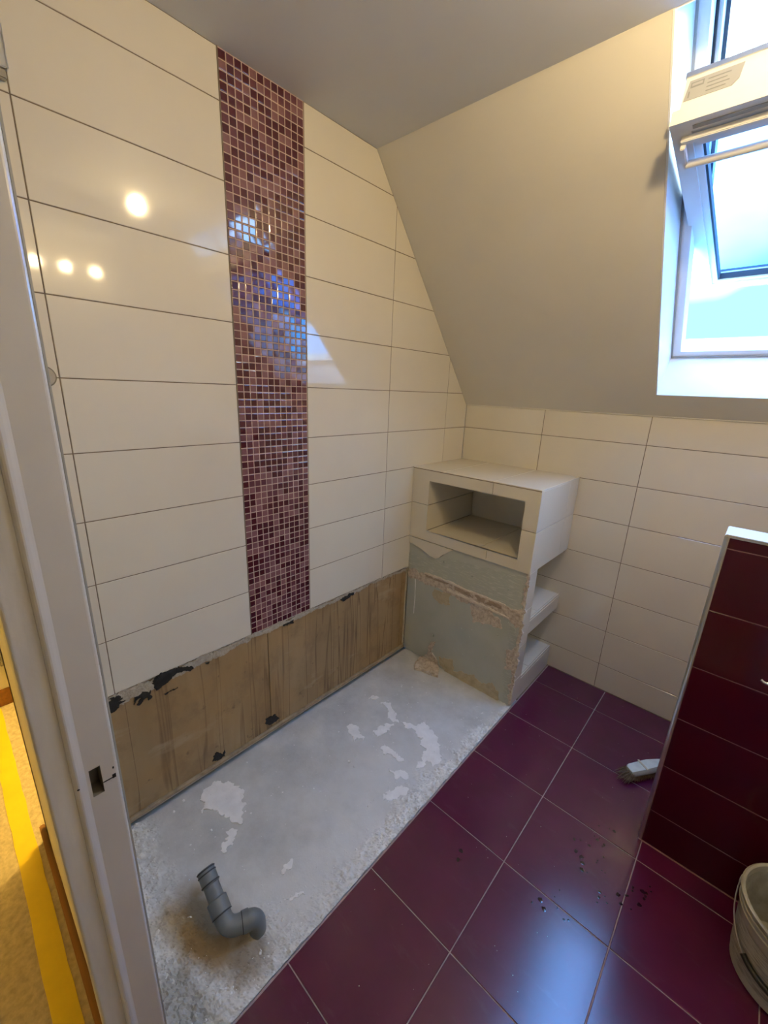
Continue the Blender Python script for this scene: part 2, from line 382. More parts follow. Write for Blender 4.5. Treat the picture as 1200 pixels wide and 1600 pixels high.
def bez(p0, p1, p2, n=8):
    p0, p1, p2 = map(Vector, (p0, p1, p2)); return [p0 * (1 - t) ** 2 + p1 * 2 * t * (1 - t) + p2 * t * t for t in [i / n for i in range(n + 1)]]

# pixel of the photograph -> point on a known plane of the place
RM = cam.rotation_euler.to_matrix(); CO = Vector(cam.location)
def on(u, v, ax, val):
    d = RM @ Vector(((u - 600) / FPX, -(v - 800) / FPX, -1)); t = (val - CO[ax]) / d[ax]; return CO + d * t
def pxwall(pts, y): return [(p.x, p.z) for p in (on(u, v, 1, y) for u, v in pts)]
def pxleft(pts, x=0): return [(p.y, p.z) for p in (on(u, v, 0, x) for u, v in pts)]
def pxfloor(pts, z=0): return [(p.x, p.y) for p in (on(u, v, 2, z) for u, v in pts)]

# ------------------------------------------------------------------ dimensions (metres)
Z0 = 2.3503; ZS = 1.4842; YC = -.8483; ZC = 2.4778
YN, YH = -2.168, -2.25            # bathroom / hall face of the door wall
XR = 2.45                          # right wall
yA, yB, yCc, yD, yE = -2.0156, -1.5159, -1.2105, -.7144, -.215
xF, xG = .4912, .9934
XU, XV1, XV2, R1, PIT = .7318, 1.0534, 1.3893, -.1899, .3349
ROW = [Z0 - .2 * k for k in range(12)]
KS = (ZC - ZS) / (-YC)
G = .0014                          # half joint

# ------------------------------------------------------------------ left wall
wl = piece('wall_left', [(YH + .0, -.02), (0, -.02), (0, ZS), (YC, ZC), (YH, ZC)], LW, -.13, -.014, 'hallpaint', None, ch=0)
tag(wl, 'cream glossy tiled long wall with a wine mosaic strip and bare plywood below', kind='structure')
ZB = .552
bedp = [(YN, ZB), (0, ZB), (0, ZS), (YC, ZC), (YN, ZC)]
piece('grout_bed', bedp, LW, -.0141, -.0013, 'cream_grout', wl, ch=0)
zl = [ZC] + ROW[:9] + [ZB]
for (a0, a1) in ((YN, yA), (yA, yB), (yCc, yD), (yD, yE), (yE, 0)):
    for b1, b0 in zip(zl, zl[1:]):
        if b1 - b0 < .004: continue
        p = clip(rect(a0, a1, b0, b1, G), KS, 1, ZS - .0025)
        if len(p) > 2 and abs(area(p)) > 2e-4:
            piece('wall_tile', p, LW, -.010, 0, 'cream', wl, ch=.0009, tilt=.0012)
# mosaic strip
piece('mosaic_grout', rect(yB + G, yCc - G, ZB, ZC), LW, -.0138, -.0010, 'mos_grout', wl, ch=0)
piece('mosaic_edge_trim', rect(yB - .0005, yB + .003, ZB, ZC), LW, -.012, .0004, 'cream_grout', wl, ch=0)
NC = 12; px_ = (yCc - yB - .004) / NC; pz_ = (ZC - ZB - .002) / round((ZC - ZB) / .025); half = px_ / 2 - .0011; hz = pz_ / 2 - .0011
def mos_mesh(mt):
    bm = bmesh.new(); F = Fr((0, 0, 0), (0, 1, 0), (0, 0, 1), (1, 0, 0))
    slab(bm, rect(-half, half, -hz, hz), F, -.006, -.0012, 0)
    # rounded pillow face: two chamfers
    bm.free(); bm = bmesh.new()
    l0 = rect(-half, half, -hz, hz)
    loops = [(l0, -.006), (l0, -.0016), (inset(l0, .0008), -.0004), (inset(l0, .0022), 0.0)]
    prev = None
    for pl, c in loops:
        cur = [bm.verts.new(F(p[0], p[1], c)) for p in pl]
        if prev:
            for i in range(4): bm.faces.new((prev[i], prev[(i + 1) % 4], cur[(i + 1) % 4], cur[i]))
        prev = cur
    bm.faces.new(prev)
    me = bpy.data.meshes.new('mosaic_tile'); bmesh.ops.recalc_face_normals(bm, faces=bm.faces); bm.to_mesh(me); bm.free(); me.materials.append(M[mt]); return me
MM = [mos_mesh(k) for k in ('mos_a', 'mos_b', 'mos_c')]
rnd = random.Random(3); rest = bmesh.new(); cnt = 0; NR = int((ZC - ZB) / pz_) + 1
for r in range(NR):
    zc_ = ZC - .001 - pz_ * (r + .5)
    if zc_ - hz < ZB - .001: break
    for c in range(NC):
        k = rnd.choices((0, 1, 2), (.40, .32, .28))[0]
        tx, tz = rnd.gauss(0, .010), rnd.gauss(0, .010)
        yy = yB + .002 + px_ * (c + .5)
        Mx = Matrix.Translation((0.0, yy, zc_)) @ Matrix.Rotation(tz, 4, 'Z') @ Matrix.Rotation(tx, 4, 'Y')
        if cnt < 300:
            o = bpy.data.objects.new('mosaic_tile', MM[k]); COL.objects.link(o); o.parent = wl; o.matrix_local = Mx
        else:
            n0 = len(rest.verts); rest.faces.ensure_lookup_table(); f0 = len(rest.faces)
            rest.from_mesh(MM[k]); rest.verts.ensure_lookup_table(); rest.faces.ensure_lookup_table()
            for v in rest.verts[n0:]: v.co = Mx @ v.co
            for f in rest.faces[f0:]: f.material_index = k
        cnt += 1
ro = from_bm('mosaic_tiles', rest, ['mos_a', 'mos_b', 'mos_c'], wl); ro['kind'] = 'stuff'
# bare lower wall: plywood panels, batten, glue and mould
for a0, a1 in ((YN + .004, -1.4405), (-1.4385, -.535), (-.533, -.4905)):
    piece('plywood_panel', rect(a0, a1, .022, ZB - .012), LW, -.0139, -.003, 'ply', wl, ch=.0012)
piece('corner_filler', rect(-.5005, -.4905, .03, .53), LW, -.003, .0005, 'plaster_y', wl, ch=.001)
box('bottom_batten', (-.0138, YN + .004, .004), (.004, -.4905, .0195), 'batten', wl, bev=.002)
gp = [(YN + .01, ZB - .002), (-.50, ZB - .002), (-.50, .530), (-.8, .536), (-1.1, .528), (-1.3, .533), (-1.6, .524), (-1.85, .516), (-2.0, .50), (YN + .01, .505)]
ragged('adhesive_band', gp, LWx(-.003), .004, 'glue', wl, step=.005, jit=.002, seed=5, big=.010)
def left_rag(name, px, m, h, seed, step=.003, jit=.0012): return ragged(name, pxleft(px, -.002), LWx(-.002), h, m, wl, step=step, jit=jit, seed=seed, big=.010)
c7 = lambda pts: [(160 + x / 4.615, 940 + y / 4.615) for x, y in pts]
left_rag('black_mould', c7([(230, 668), (265, 655), (300, 640), (340, 615), (372, 620), (345, 660), (355, 700), (330, 722), (310, 690), (285, 735), (265, 735), (285, 680), (255, 700), (245, 735), (232, 710)]), 'tar', .0035, 2)
left_rag('black_mould', c7([(345, 575), (420, 525), (500, 490), (590, 470), (648, 462), (640, 495), (575, 500), (500, 545), (470, 580), (400, 620), (360, 615)]), 'tar', .0052, 3)
left_rag('black_mould', c7([(38, 690), (100, 682), (145, 685), (110, 715), (155, 715), (120, 750), (95, 790), (60, 800), (45, 740)]), 'tar', .0055, 4)
left_rag('black_mould', c7([(430, 665), (500, 632), (548, 600), (530, 628), (450, 672)]), 'tar', .002, 8)
left_rag('black_mould', c7([(738, 432), (765, 422), (755, 436), (742, 440)]), 'tar', .0055, 9, step=.004, jit=.001)
cL = lambda pts: [(180 + x / 2.4, 850 + y / 2.4) for x, y in pts]
left_rag('black_mould', cL([(365, 800), (378, 785), (400, 790), (410, 775), (412, 795), (385, 812), (370, 812)]), 'tar', .002, 12, step=.005, jit=.002)
left_rag('black_mould', cL([(560, 660), (580, 650), (600, 640), (612, 655), (590, 675), (565, 680)]), 'tar', .0015, 13, step=.005, jit=.002)
left_rag('black_mould', cL([(845, 205), (880, 185), (893, 180), (890, 190), (850, 215)]), 'tar', .0055, 14, step=.005, jit=.002)
left_rag('black_mould', cL([(625, 305), (660, 285), (665, 292), (630, 310)]), 'tar', .0055, 15, step=.005, jit=.002)

# ------------------------------------------------------------------ back wall, right wall, ceiling, slope, roof window
wb = box('wall_back', (-.13, .014, -.02), (XR + .1, .12, ZS + .05), 'hallpaint')
tag(wb, 'low cream tiled end wall under the sloping ceiling', kind='structure')
piece('grout_bed', rect(0, XR, -.005, ZS), BWy(0), -.0145, -.0013, 'cream_grout', wb, ch=0)
xs_ = [0, xF, xG, xG + .5022, xG + 1.0044, XR]; zs_ = [ZS] + ROW[5:] + [.001]
for a0, a1 in zip(xs_, xs_[1:]):
    for b1, b0 in zip(zs_, zs_[1:]):
        piece('wall_tile', rect(a0, a1, b0, b1, G), BWy(0), -.010, 0, 'cream', wb, ch=.0009, tilt=.0012)
piece('top_edge_trim', rect(0, XR, ZS - .001, ZS + .004), BWy(0), -.012, .004, 'paint', wb, ch=.001)
wr = box('wall_right', (XR, YH, -.02), (XR + .1, .12, ZC), 'paint'); tag(wr, 'plain cream side wall carrying the mirror lamp', kind='structure')
ce = box('ceiling', (-.13, YH, ZC), (XR + .1, YC, ZC + .08), 'ceil'); tag(ce, 'flat grey-white painted ceiling', kind='structure')
TS = Vector((0, YC, ZC - ZS)).normalized(); OUT = Vector((0, TS.z, -TS.y)); SO = Vector((0, 0, ZS))
def SL(x, s, d): return SO + Vector((x, 0, 0)) + TS * s + OUT * d
SMAX = (Vector((0, YC, ZC)) - SO).length
WX0, WX1, WS0 = 1.0, 1.80, .1235
bm = bmesh.new()
for a, b in (((-.13, 0, 0), (WX0, SMAX, .30)), ((WX1, 0, 0), (XR + .1, SMAX, .30)), ((WX0, 0, 0), (WX1, WS0, .30)), ((-.13, SMAX, .06), (XR + .1, SMAX + .3, .30))):
    bx(bm, a, b, SL)
ws = from_bm('wall_slope', bm, 'paint'); tag(ws, 'plain cream painted sloping wall around the roof window', kind='structure')
sf = box('ceiling_corner_bead', (0, SMAX - .003, -.0015), (WX0, SMAX + .0, .004), 'paint', ws, T=SL)

win = empty('window_1', SL(1.4, .68, .227)); tag(win, 'tilted open centre-pivot roof window with tinted pane', kind='structure')
def wpart(name, a, b, m, par=None, T=SL, bev=0):
    o = box(name, a, b, m, None, T=T, bev=bev); o.parent = par or win
    inv = (par or win).matrix_world.inverted() if not par else Matrix.Translation(-win.location)
    o.matrix_parent_inverse = Matrix.Translation(-win.location) if not par else Matrix.Identity(4)
    return o
FD = .215
wpart('reveal_panel', (WX0 + .0005, WS0, .001), (WX0 + .006, SMAX, FD), 'white')
wpart('reveal_panel', (WX1 - .006, WS0, .001), (WX1 - .0005, SMAX, FD), 'white')
bm = bmesh.new()
vs = [bm.verts.new(SL(x, s, d)) for x in (WX0 + .006, WX1 - .006) for s, d in ((WS0 + .0005, .001), (.166, FD), (WS0 + .0005, FD))]
for f in ((0, 1, 4, 3), (1, 2, 5, 4), (2, 0, 3, 5), (0, 2, 1), (3, 4, 5)): bm.faces.new([vs[i] for i in f])
o = from_bm('reveal_panel', bm, 'white'); o.parent = win; o.matrix_parent_inverse = Matrix.Translation(-win.location)
wpart('reveal_panel', (WX0, SMAX - .004, .002), (WX1, SMAX + .004, FD), 'white')
FS0, FS1 = .166, SMAX
FM = .74
for nm, m, d0, d1, wd, s0 in (('frame_inner', 'white', FD - .01, FD + .045, .034, FS0), ('frame_lower', 'white', FD + .045, FD + .085, .030, FS0), ('frame_gasket', 'gasket', FD + .045, FD + .055, .040, FM), ('frame_upper', 'white', FD + .055, FD + .090, .050, FM), ('frame_cladding', 'darkalu', FD + .090, FD + .13, .060, FM)):
    bm = bmesh.new(); x0, x1 = WX0 + .0065, WX1 - .0065
    e1 = FM if nm == 'frame_lower' else FS1
    bx(bm, (x0, s0, d0), (x0 + wd, e1, d1), SL); bx(bm, (x1 - wd, s0, d0), (x1, e1, d1), SL)
    if s0 == FS0: bx(bm, (x0 + wd, FS0, d0), (x1 - wd, FS0 + wd * .8, d1), SL)
    if e1 == FS1: bx(bm, (x0 + wd, FS1 - wd, d0), (x1 - wd, FS1, d1), SL)
    o = from_bm(nm, bm, m); o.parent = win; o.matrix_parent_inverse = Matrix.Translation(-win.location)
bm = bmesh.new(); x0, x1 = WX0 + .0062, WX1 - .0062
bx(bm, (x0, FS0, FD - .016), (x0 + .006, FS1, FD - .0101), SL); bx(bm, (x0, FS0 - .001, FD - .016), (x1, FS0 + .005, FD - .0101), SL)
o = from_bm('frame_lining_joint', bm, 'plate'); o.parent = win; o.matrix_parent_inverse = Matrix.Translation(-win.location)
# sash: rotated about its pivot
SA = (TS * .7834 - OUT * .6215); SN = (TS * .6215 + OUT * .7834); PV = SO + TS * .68 + OUT * .227
def SS(x, a, b): return PV + Vector((x, 0, 0)) + SA * a + SN * b
X0, X1 = 1.030, 1.770
bm = bmesh.new()
bx(bm, (X0, -.535, 0), (X0 + .045, .50, .05), SS); bx(bm, (X1 - .045, -.535, 0), (X1, .50, .05), SS)
bx(bm, (X0 + .045, -.535, 0), (X1 - .045, -.475, .05), SS); bx(bm, (X0 + .045, .43, .004), (X1 - .045, .50, .05), SS)
sash = from_bm('sash', bm, 'sashwhite'); sash.parent = win; sash.matrix_parent_inverse = Matrix.Translation(-win.location)
def spart(name, a, b, m, bev=0):
    o = box(name, a, b, m, sash, T=SS, bev=bev); return o
bm = bmesh.new(); gx0, gx1, ga0, ga1 = X0 + .045, X1 - .045, -.475, .43
bx(bm, (gx0, ga0, .006), (gx0 + .018, ga1, .03), SS); bx(bm, (gx1 - .018, ga0, .006), (gx1, ga1, .03), SS); bx(bm, (gx0 + .018, ga0, .006), (gx1 - .018, ga0 + .018, .03), SS)
from_bm('glazing_bead', bm, 'white', sash)
bm = bmesh.new(); h0, h1, k0, k1 = gx0 + .018, gx1 - .018, ga0 + .018, ga1
bx(bm, (h0, k0, .012), (h0 + .006, k1, .034), SS); bx(bm, (h1 - .006, k0, .012), (h1, k1, .034), SS); bx(bm, (h0, k0, .012), (h1, k0 + .006, .034), SS)
from_bm('glazing_gasket', bm, 'gasket', sash)
spart('pane', (gx0, ga0, .031), (gx1, ga1, .035), 'glass')
bm = bmesh.new()
bx(bm, (X0 - .012, -.55, .05), (X0 + .05, .50, .062), SS); bx(bm, (X1 - .05, -.55, .05), (X1 + .012, .50, .062), SS); bx(bm, (X0 + .05, -.55, .05), (X1 - .05, -.48, .062), SS)
from_bm('sash_cladding', bm, 'darkalu', sash)
# top casing with ventilation flap (the cream bar)
bm = bmesh.new()
bx(bm, (X0, .506, -.002), (X1, .540, .034), SS); bx(bm, (X0, .50, -.002), (X0 + .075, .506, .034), SS); bx(bm, (X0 + .19, .50, -.002), (X1, .506, .034), SS); bx(bm, (X0 + .014, .498, .034), (X1 - .014, .536, .108), SS)
tcase = from_bm('top_casing', bm, 'sashwhite', sash)
spart('top_cladding', (X0 + .012, .46, .108), (X1 - .012, .540, .120), 'alu')
spart('vent_recess', (X0 + .05, .507, -.0035), (X1 - .05, .520, -.0015), 'plate')
spart('handle_lip', (X0 + .022, .470, -.014), (X1 - .022, .486, .002), 'sashwhite', bev=.002)
for xx in (X0 + .022, X1 - .034): spart('handle_bracket', (xx, .385, -.026), (xx + .012, .474, -.010), 'sashwhite', bev=.002)
o = tubeo('handle_bar', [SS(X0 + .03, .397, -.020), SS(X1 - .03, .397, -.020)], .0105, 'sashwhite', sash, seg=16)
# data plate with its printed box and lines
dp = [SS(x, .5372, b) for x, b in ((X0 + .018, .052), (X0 + .118, .052), (X0 + .130, .064), (X0 + .134, .098), (X0 + .024, .098))]
bm = bmesh.new(); bm.faces.new([bm.verts.new(p) for p in dp])
e_ = bmesh.ops.extrude_face_region(bm, geom=bm.faces[:])
for v in [g for g in e_['geom'] if isinstance(g, bmesh.types.BMVert)]: v.co -= SA * .001
from_bm('data_plate', bm, 'plate', sash)
bm = bmesh.new()
bx(bm, (X0 + .028, .5371, .080), (X0 + .056, .5377, .092), SS); bx(bm, (X0 + .026, .5371, .058), (X0 + .029, .5377, .072), SS)
for i in range(4): bx(bm, (X0 + .064, .5371, .060 + .009 * i), (X0 + .104 + .006 * (i % 2), .5377, .062 + .009 * i), SS)
from_bm('plate_print', bm, 'platedark', sash)
bm = bmesh.new(); bx(bm, (X0 + .031, .5374, .083), (X0 + .053, .5380, .089), SS); from_bm('plate_print', bm, 'plate', sash)

# ------------------------------------------------------------------ floors
fl = box('floor', (XU, YN, -.05), (XR, .013, -.0022), 'floor_grout'); tag(fl, 'maroon square tiled bathroom floor with pale joints', kind='structure')
piece('edge_grout', rag([(XU - .0005, YN), (XU + .0045, YN), (XU + .0045, -.49), (XU - .0005, -.49)], .05, .0006, 3), FLz(0), -.009, -.0008, 'floor_grout', fl, ch=0)
fx = [XU + .003, XV1, XV2] + [XV2 + PIT * k for k in (1, 2, 3)] + [XR]; fy = [0] + [R1 - PIT * k for k in range(6)] + [YN]
for a0, a1 in zip(fx, fx[1:]):
    for b1, b0 in zip(fy, fy[1:]):
        if a1 - a0 < .01: continue
        piece('floor_tile', rect(a0, a1, b0, b1, .0017), FLz(0), -.009, 0, 'maroon_floor', fl, ch=.001, tilt=.0012)
fs = bmesh.new(); NXs, NYs = 180, 420; gv = []; pm = []
def sm(a, b, x): t = min(1, max(0, (x - a) / (b - a))); return t * t * (3 - 2 * t)
def N(x, y, f, o=0): return mnoise.noise(Vector((x * f, y * f, o)))
for j in range(NYs + 1):
    y = YN + (-.40 - YN) * j / NYs; row = []
    for i in range(NXs + 1):
        x = .012 + (XU - .006 - .012) * i / NXs
        d = XU - x
        wd = .075 + .05 * N(0, y, 3.5, 5) + .03 * N(0, y, 14, 2) + .05 * max(0, 1 - abs(y + 1.12) / .25) - .03 * sm(-.75, -.6, y) + .09 * sm(-1.75, -2.1, y)
        rg_ = sm(wd * 1.25, wd * .35, d + .03 * N(x, y, 18, 7) + .015 * N(x, y, 45, 3)) * (.55 + .45 * sm(-.25, .25, N(x, y, 5, 11)))
        nearl = sm(-1.93, -2.08, y + .05 * N(x, y, 7, 1)) * .8                      # broken ground by the door
        pit = max(0, 1 - math.hypot(x - .61, y + 1.875) / .085)                      # broken ground round the pipe
        k = min(1, max(rg_, nearl, pit * .8))
        lump = .55 + .75 * N(x, y, 26, 1) + .5 * N(x, y, 60, 4) + .35 * N(x, y, 140, 9)
        ter = math.floor(lump * 3.5) / 3.5 * .7 + lump * .3                              # flaky terraces
        z = -.0108 + .0012 * N(x, y, 6) + .0006 * N(x, y, 40, 2) + k * (.0175 * max(0, ter)) - pit * .006
        z = min(z, .0045 if d > .012 else -.0005)
        row.append(fs.verts.new((x, y, z))); pm.append(min(1, k * max(0, min(1, .35 + ter * .9))))
    gv.append(row)
for j in range(NYs):
    for i in range(NXs): fs.faces.new((gv[j][i], gv[j][i + 1], gv[j + 1][i + 1], gv[j + 1][i]))
NG = len(pm)
ex = bmesh.ops.extrude_edge_only(fs, edges=[e for e in fs.edges if e.is_boundary])
for v in [g for g in ex['geom'] if isinstance(g, bmesh.types.BMVert)]: v.co.z = -.05
fso = from_bm('floor_screed', fs, 'screed', None)
box('subfloor', (-.13, YH, -.07), (XR + .1, .12, -.0505), 'screed', fso)
at_ = fso.data.attributes.new('mortar', 'FLOAT', 'POINT')
vals = pm + [0.0] * (len(fso.data.vertices) - NG); at_.data.foreach_set('value', vals)
tag(fso, 'bare grey concrete floor where the bathtub stood, with white plaster traces', kind='structure')
# white plaster traces left on the screed
def floor_rag(name, px, h, seed, m='whiteplaster', step=.0035, jit=.0012): return ragged(name, pxfloor(px, -.009), FLz(-.0103), h, m, fso, step=step, jit=jit, seed=seed, rough=.2, big=.016)
c6 = lambda pts: [(500 + x / 6, 1060 + y / 6) for x, y in pts]
floor_rag('plaster_patch', c6([(265, 430), (330, 430), (360, 460), (385, 510), (415, 570), (385, 585), (365, 555), (335, 550), (315, 585), (290, 545), (260, 510)]), .0022, 21)
floor_rag('plaster_patch', c6([(490, 490), (580, 440), (640, 415), (690, 430), (640, 480), (600, 520), (540, 540), (500, 525)]), .0022, 22)
floor_rag('plaster_patch', c6([(565, 220), (620, 210), (660, 235), (690, 310), (710, 380), (740, 400), (690, 410), (640, 375), (610, 330), (640, 300), (600, 250)]), .0022, 23)
floor_rag('plaster_patch', c6([(460, 180), (500, 165), (560, 190), (550, 205), (490, 185)]), .0016, 24, step=.006, jit=.002)
floor_rag('plaster_patch', c6([(760, 405), (860, 405), (950, 420), (995, 385), (1050, 480), (1100, 540), (1120, 630), (1130, 690), (1150, 750), (1060, 810), (1020, 780), (960, 830), (900, 830), (960, 740), (1000, 650), (960, 620), (970, 570), (930, 520), (860, 480)]), .0024, 25)
floor_rag('plaster_patch', c6([(590, 660), (610, 625), (660, 670), (720, 690), (800, 765), (760, 775), (680, 735), (640, 715), (590, 710)]), .0026, 26)
floor_rag('plaster_patch', c6([(640, 850), (700, 860), (820, 850), (830, 920), (760, 930), (720, 950), (690, 900)]), .0018, 27)
floor_rag('plaster_patch', c6([(580, 1100), (640, 1060), (720, 1020), (800, 1010), (830, 1040), (800, 1100), (700, 1140), (600, 1150)]), .0020, 28)
c2 = lambda pts: [(200 + x / 4, 1200 + y / 4) for x, y in pts]
floor_rag('plaster_patch', c2([(500, 110), (560, 85), (640, 90), (690, 130), (740, 160), (715, 200), (725, 290), (690, 345), (640, 315), (600, 295), (550, 290), (500, 265), (470, 280), (465, 215), (450, 170)]), .0028, 31)
floor_rag('plaster_patch', c2([(620, 390), (670, 385), (680, 440), (640, 500), (600, 530), (585, 510), (620, 460)]), .0014, 32)
floor_rag('plaster_patch', c2([(940, 660), (1010, 600), (1040, 590), (1020, 625), (960, 670)]), .0014, 33)
floor_rag('plaster_patch', c2([(955, 830), (1010, 790), (1080, 780), (1085, 800), (1030, 830), (965, 850)]), .0020, 34)
floor_rag('plaster_patch', c2([(230, 1230), (270, 1200), (300, 1260), (290, 1330), (250, 1360), (220, 1300)]), .0030, 35, m='rubble')
floor_rag('plaster_patch', c2([(560, 1400), (640, 1370), (660, 1420), (600, 1500), (560, 1470)]), .0022, 36, m='rubble')
floor_rag('plaster_patch', c2([(1000, 1040), (1060, 980), (1090, 1000), (1070, 1060), (1010, 1080)]), .005, 37, m='rubble')
# loose crumbs: nobody could count them
bm = bmesh.new(); rnd = random.Random(11)
def crumb(bm, x, y, z, s, rnd):
    vs = [bm.verts.new((x + s * rnd.uniform(.6, 1.2) * a, y + s * rnd.uniform(.6, 1.2) * b, z + s * rnd.uniform(.4, .9) * c)) for a, b, c in ((1, 0, 0), (-1, 0, 0), (0, 1, 0), (0, -1, 0), (0, 0, 1), (0, 0, -.3))]
    for i, j in ((0, 2), (2, 1), (1, 3), (3, 0)):
        bm.faces.new((vs[i], vs[j], vs[4])); bm.faces.new((vs[j], vs[i], vs[5]))
for _ in range(800):
    k = rnd.random()
    if k < .45: y = rnd.uniform(-2.14, -.52); x = XU - .02 - abs(rnd.gauss(0, .07))
    elif k < .75: x = .58 + rnd.gauss(0, .07); y = -1.93 + rnd.gauss(0, .08)
    else: x = rnd.uniform(.05, .7); y = rnd.uniform(-2.1, -.55)
    if .02 < x < XU - .01 and YN + .02 < y < -.51 and not (.39 < x < .65 and -2.01 < y < -1.84): crumb(bm, x, y, -.0088, rnd.choice((.0012, .0016, .002, .003, .0045)), rnd)
for _ in range(60): crumb(bm, rnd.uniform(XU + .02, 1.33), rnd.uniform(-1.9, -.05), .0003, rnd.choice((.0006, .0008, .0011)), rnd)
cr = from_bm('plaster_crumbs', bm, 'whiteplaster'); tag(cr, 'scattered white plaster crumbs on bare concrete and maroon tiles', 'debris', kind='stuff')
bm = bmesh.new(); rnd = random.Random(21)
for (u0, v0, u1, v1, k) in ((895, 1285, 965, 1365, 22), (915, 1385, 1000, 1415, 10), (985, 1385, 1025, 1445, 9), (690, 1315, 725, 1352, 3), (830, 1400, 850, 1425, 3), (815, 1355, 905, 1440, 5)):
    for _ in range(k):
        p = on(rnd.uniform(u0, u1), rnd.uniform(v0, v1), 2, 0); r = rnd.choice((.002, .003, .0035, .005, .007)); n_ = 9
        ph_ = rnd.random() * 6; ring = [bm.verts.new((p.x + r * (1 + .25 * math.sin(2 * a_ + ph_)) * math.cos(a_), p.y + r * (1 + .25 * math.cos(3 * a_ + ph_)) * math.sin(a_), .0003)) for a_ in [2 * math.pi * i / n_ for i in range(n_)]]
        c_ = bm.verts.new((p.x, p.y, .0003 + r * .10))
        for i in range(n_): bm.faces.new((ring[i], ring[(i + 1) % n_], c_))
wd_ = from_bm('wet_spots', bm, 'drop', fl, smooth=True); wd_['kind'] = 'stuff'; wd_['label'] = 'scattered dark water drops'
# larger single chips
chips = []
for i, (u, v, s, lab) in enumerate(((287, 1251, .007, 'white plaster chip on bare concrete close to the plywood panel'), (272, 1268, .006, 'small white plaster chip lying next to a larger chip near plywood'),
                        (239, 1312, .007, 'pale plaster flake on concrete beside the door frame'), (330, 1297, .006, 'white chip on concrete below the large round plaster patch'),
                        (398, 1459, .012, 'pale broken mortar lump at the foot of the pipe elbow'), (296, 1436, .009, 'white chip on the brown stain beside the grey pipe'),
                        (247, 1458, .010, 'white mortar flake on concrete between the brown stain and the door frame'), (545, 1190, .007, 'white chip alone in the middle of the concrete floor'))):
    p = on(u, v, 2, -.007); bm = bmesh.new(); rr = random.Random(i + 40)
    bmesh.ops.create_icosphere(bm, subdivisions=1, radius=s)
    for vv in bm.verts: vv.co = Vector((vv.co.x * rr.uniform(.7, 1.3), vv.co.y * rr.uniform(.6, 1.1), vv.co.z * rr.uniform(.35, .6)))
    bm.transform(Matrix.Translation((p.x, p.y, -.0098 + s * .35)))
    tag(from_bm('plaster_chip', bm, 'whiteplaster'), lab, 'plaster chip', 'loose plaster chips')

# ------------------------------------------------------------------ corner niche unit
nu = empty('corner_niche_unit', (.36, -.245, 0)); tag(nu, 'tiled built-in corner unit with open niche on top and side shelves over bare plasterboard', 'niche unit')
def kid(o, par=nu):
    o.parent = par; o.matrix_parent_inverse = Matrix.Translation(-nu.location) if par is nu else Matrix.Identity(4); return o
BX, BY, BT, BB = .727, -.49, 1.155, .750
HX0, HX1, HZ0, HZ1 = .115, .657, .807, 1.091
def core(a, b, m='cream_grout', n='core'): return kid(box(n, a, b, m))
g = .011
core((.0012, -.405, -.052), (XU + .001, .013, -.003), 'cream_grout', 'plinth')
core((.0012, BY + g, BB + g), (BX - g, -.0012, HZ0 - .009)); core((.0012, BY + g, HZ1 + .009), (BX - g, -.0012, BT - g))
core((.0012, BY + g, HZ0 - .009), (HX0 - .009, -.0012, HZ1 + .009)); core((HX1 + .009, BY + g, HZ0 - .009), (BX - g, -.0012, HZ1 + .009))
def ntile(poly, F, m='cream', ch=.0009, back=-.0115, front=0, name='tile'): return kid(piece(name, poly, F, back, front, m, None, ch=ch, tilt=.0006))
Fy = BWy(BY); q = .0016
ntile([(q, .955 + q), (HX0, .955 + q), (HX0, HZ1), (.49 - q, HZ1), (.49 - q, BT - .006), (q, BT - .006)], Fy, ch=0)
ntile([(.49 + q, HZ1), (HX1, HZ1), (HX1, .955 + q), (BX - .002, .955 + q), (BX - .002, BT - .006), (.49 + q, BT - .006)], Fy, ch=0)
ntile([(q, BB), (.495 - q, BB), (.495 - q, HZ0), (HX0, HZ0), (HX0, .955 - q), (q, .955 - q)], Fy, ch=0)
ntile([(.495 + q, BB), (BX - .002, BB), (BX - .002, .955 - q), (HX1, .955 - q), (HX1, HZ0), (.495 + q, HZ0)], Fy, ch=0)
ntile(rag([(q, .746), (.300, .746), (.240, .698), (.195, .664), (.150, .668), (.095, .690), (.05, .697), (q, .708)], .02, .0022, 3), Fy, ch=0, name='broken_tile')
Ft = FLz(BT)
for a0, a1 in ((q, .2), (.2, .49), (.49, BX)): ntile(rect(a0, a1, BY - .001, -.001, q * .6), Ft)
Fx = LWx(BX)
for b0, b1 in ((BB, .955), (.955, BT - .006)):
    for a0, a1 in ((BY, -.13), (-.13, -.001)): ntile(rect(a0, a1, b0, b1, q * .7), Fx)
ntile(rect(.0015, BX - .001, BY + .001, -.0015), Fr((0, 0, BB), (1, 0, 0), (0, -1, 0), (0, 0, -1)).__class__((0, 0, BB), (1, 0, 0), (0, -1, 0), (0, 0, -1)) if False else FLz(BB + .0115), name='underside_tile')
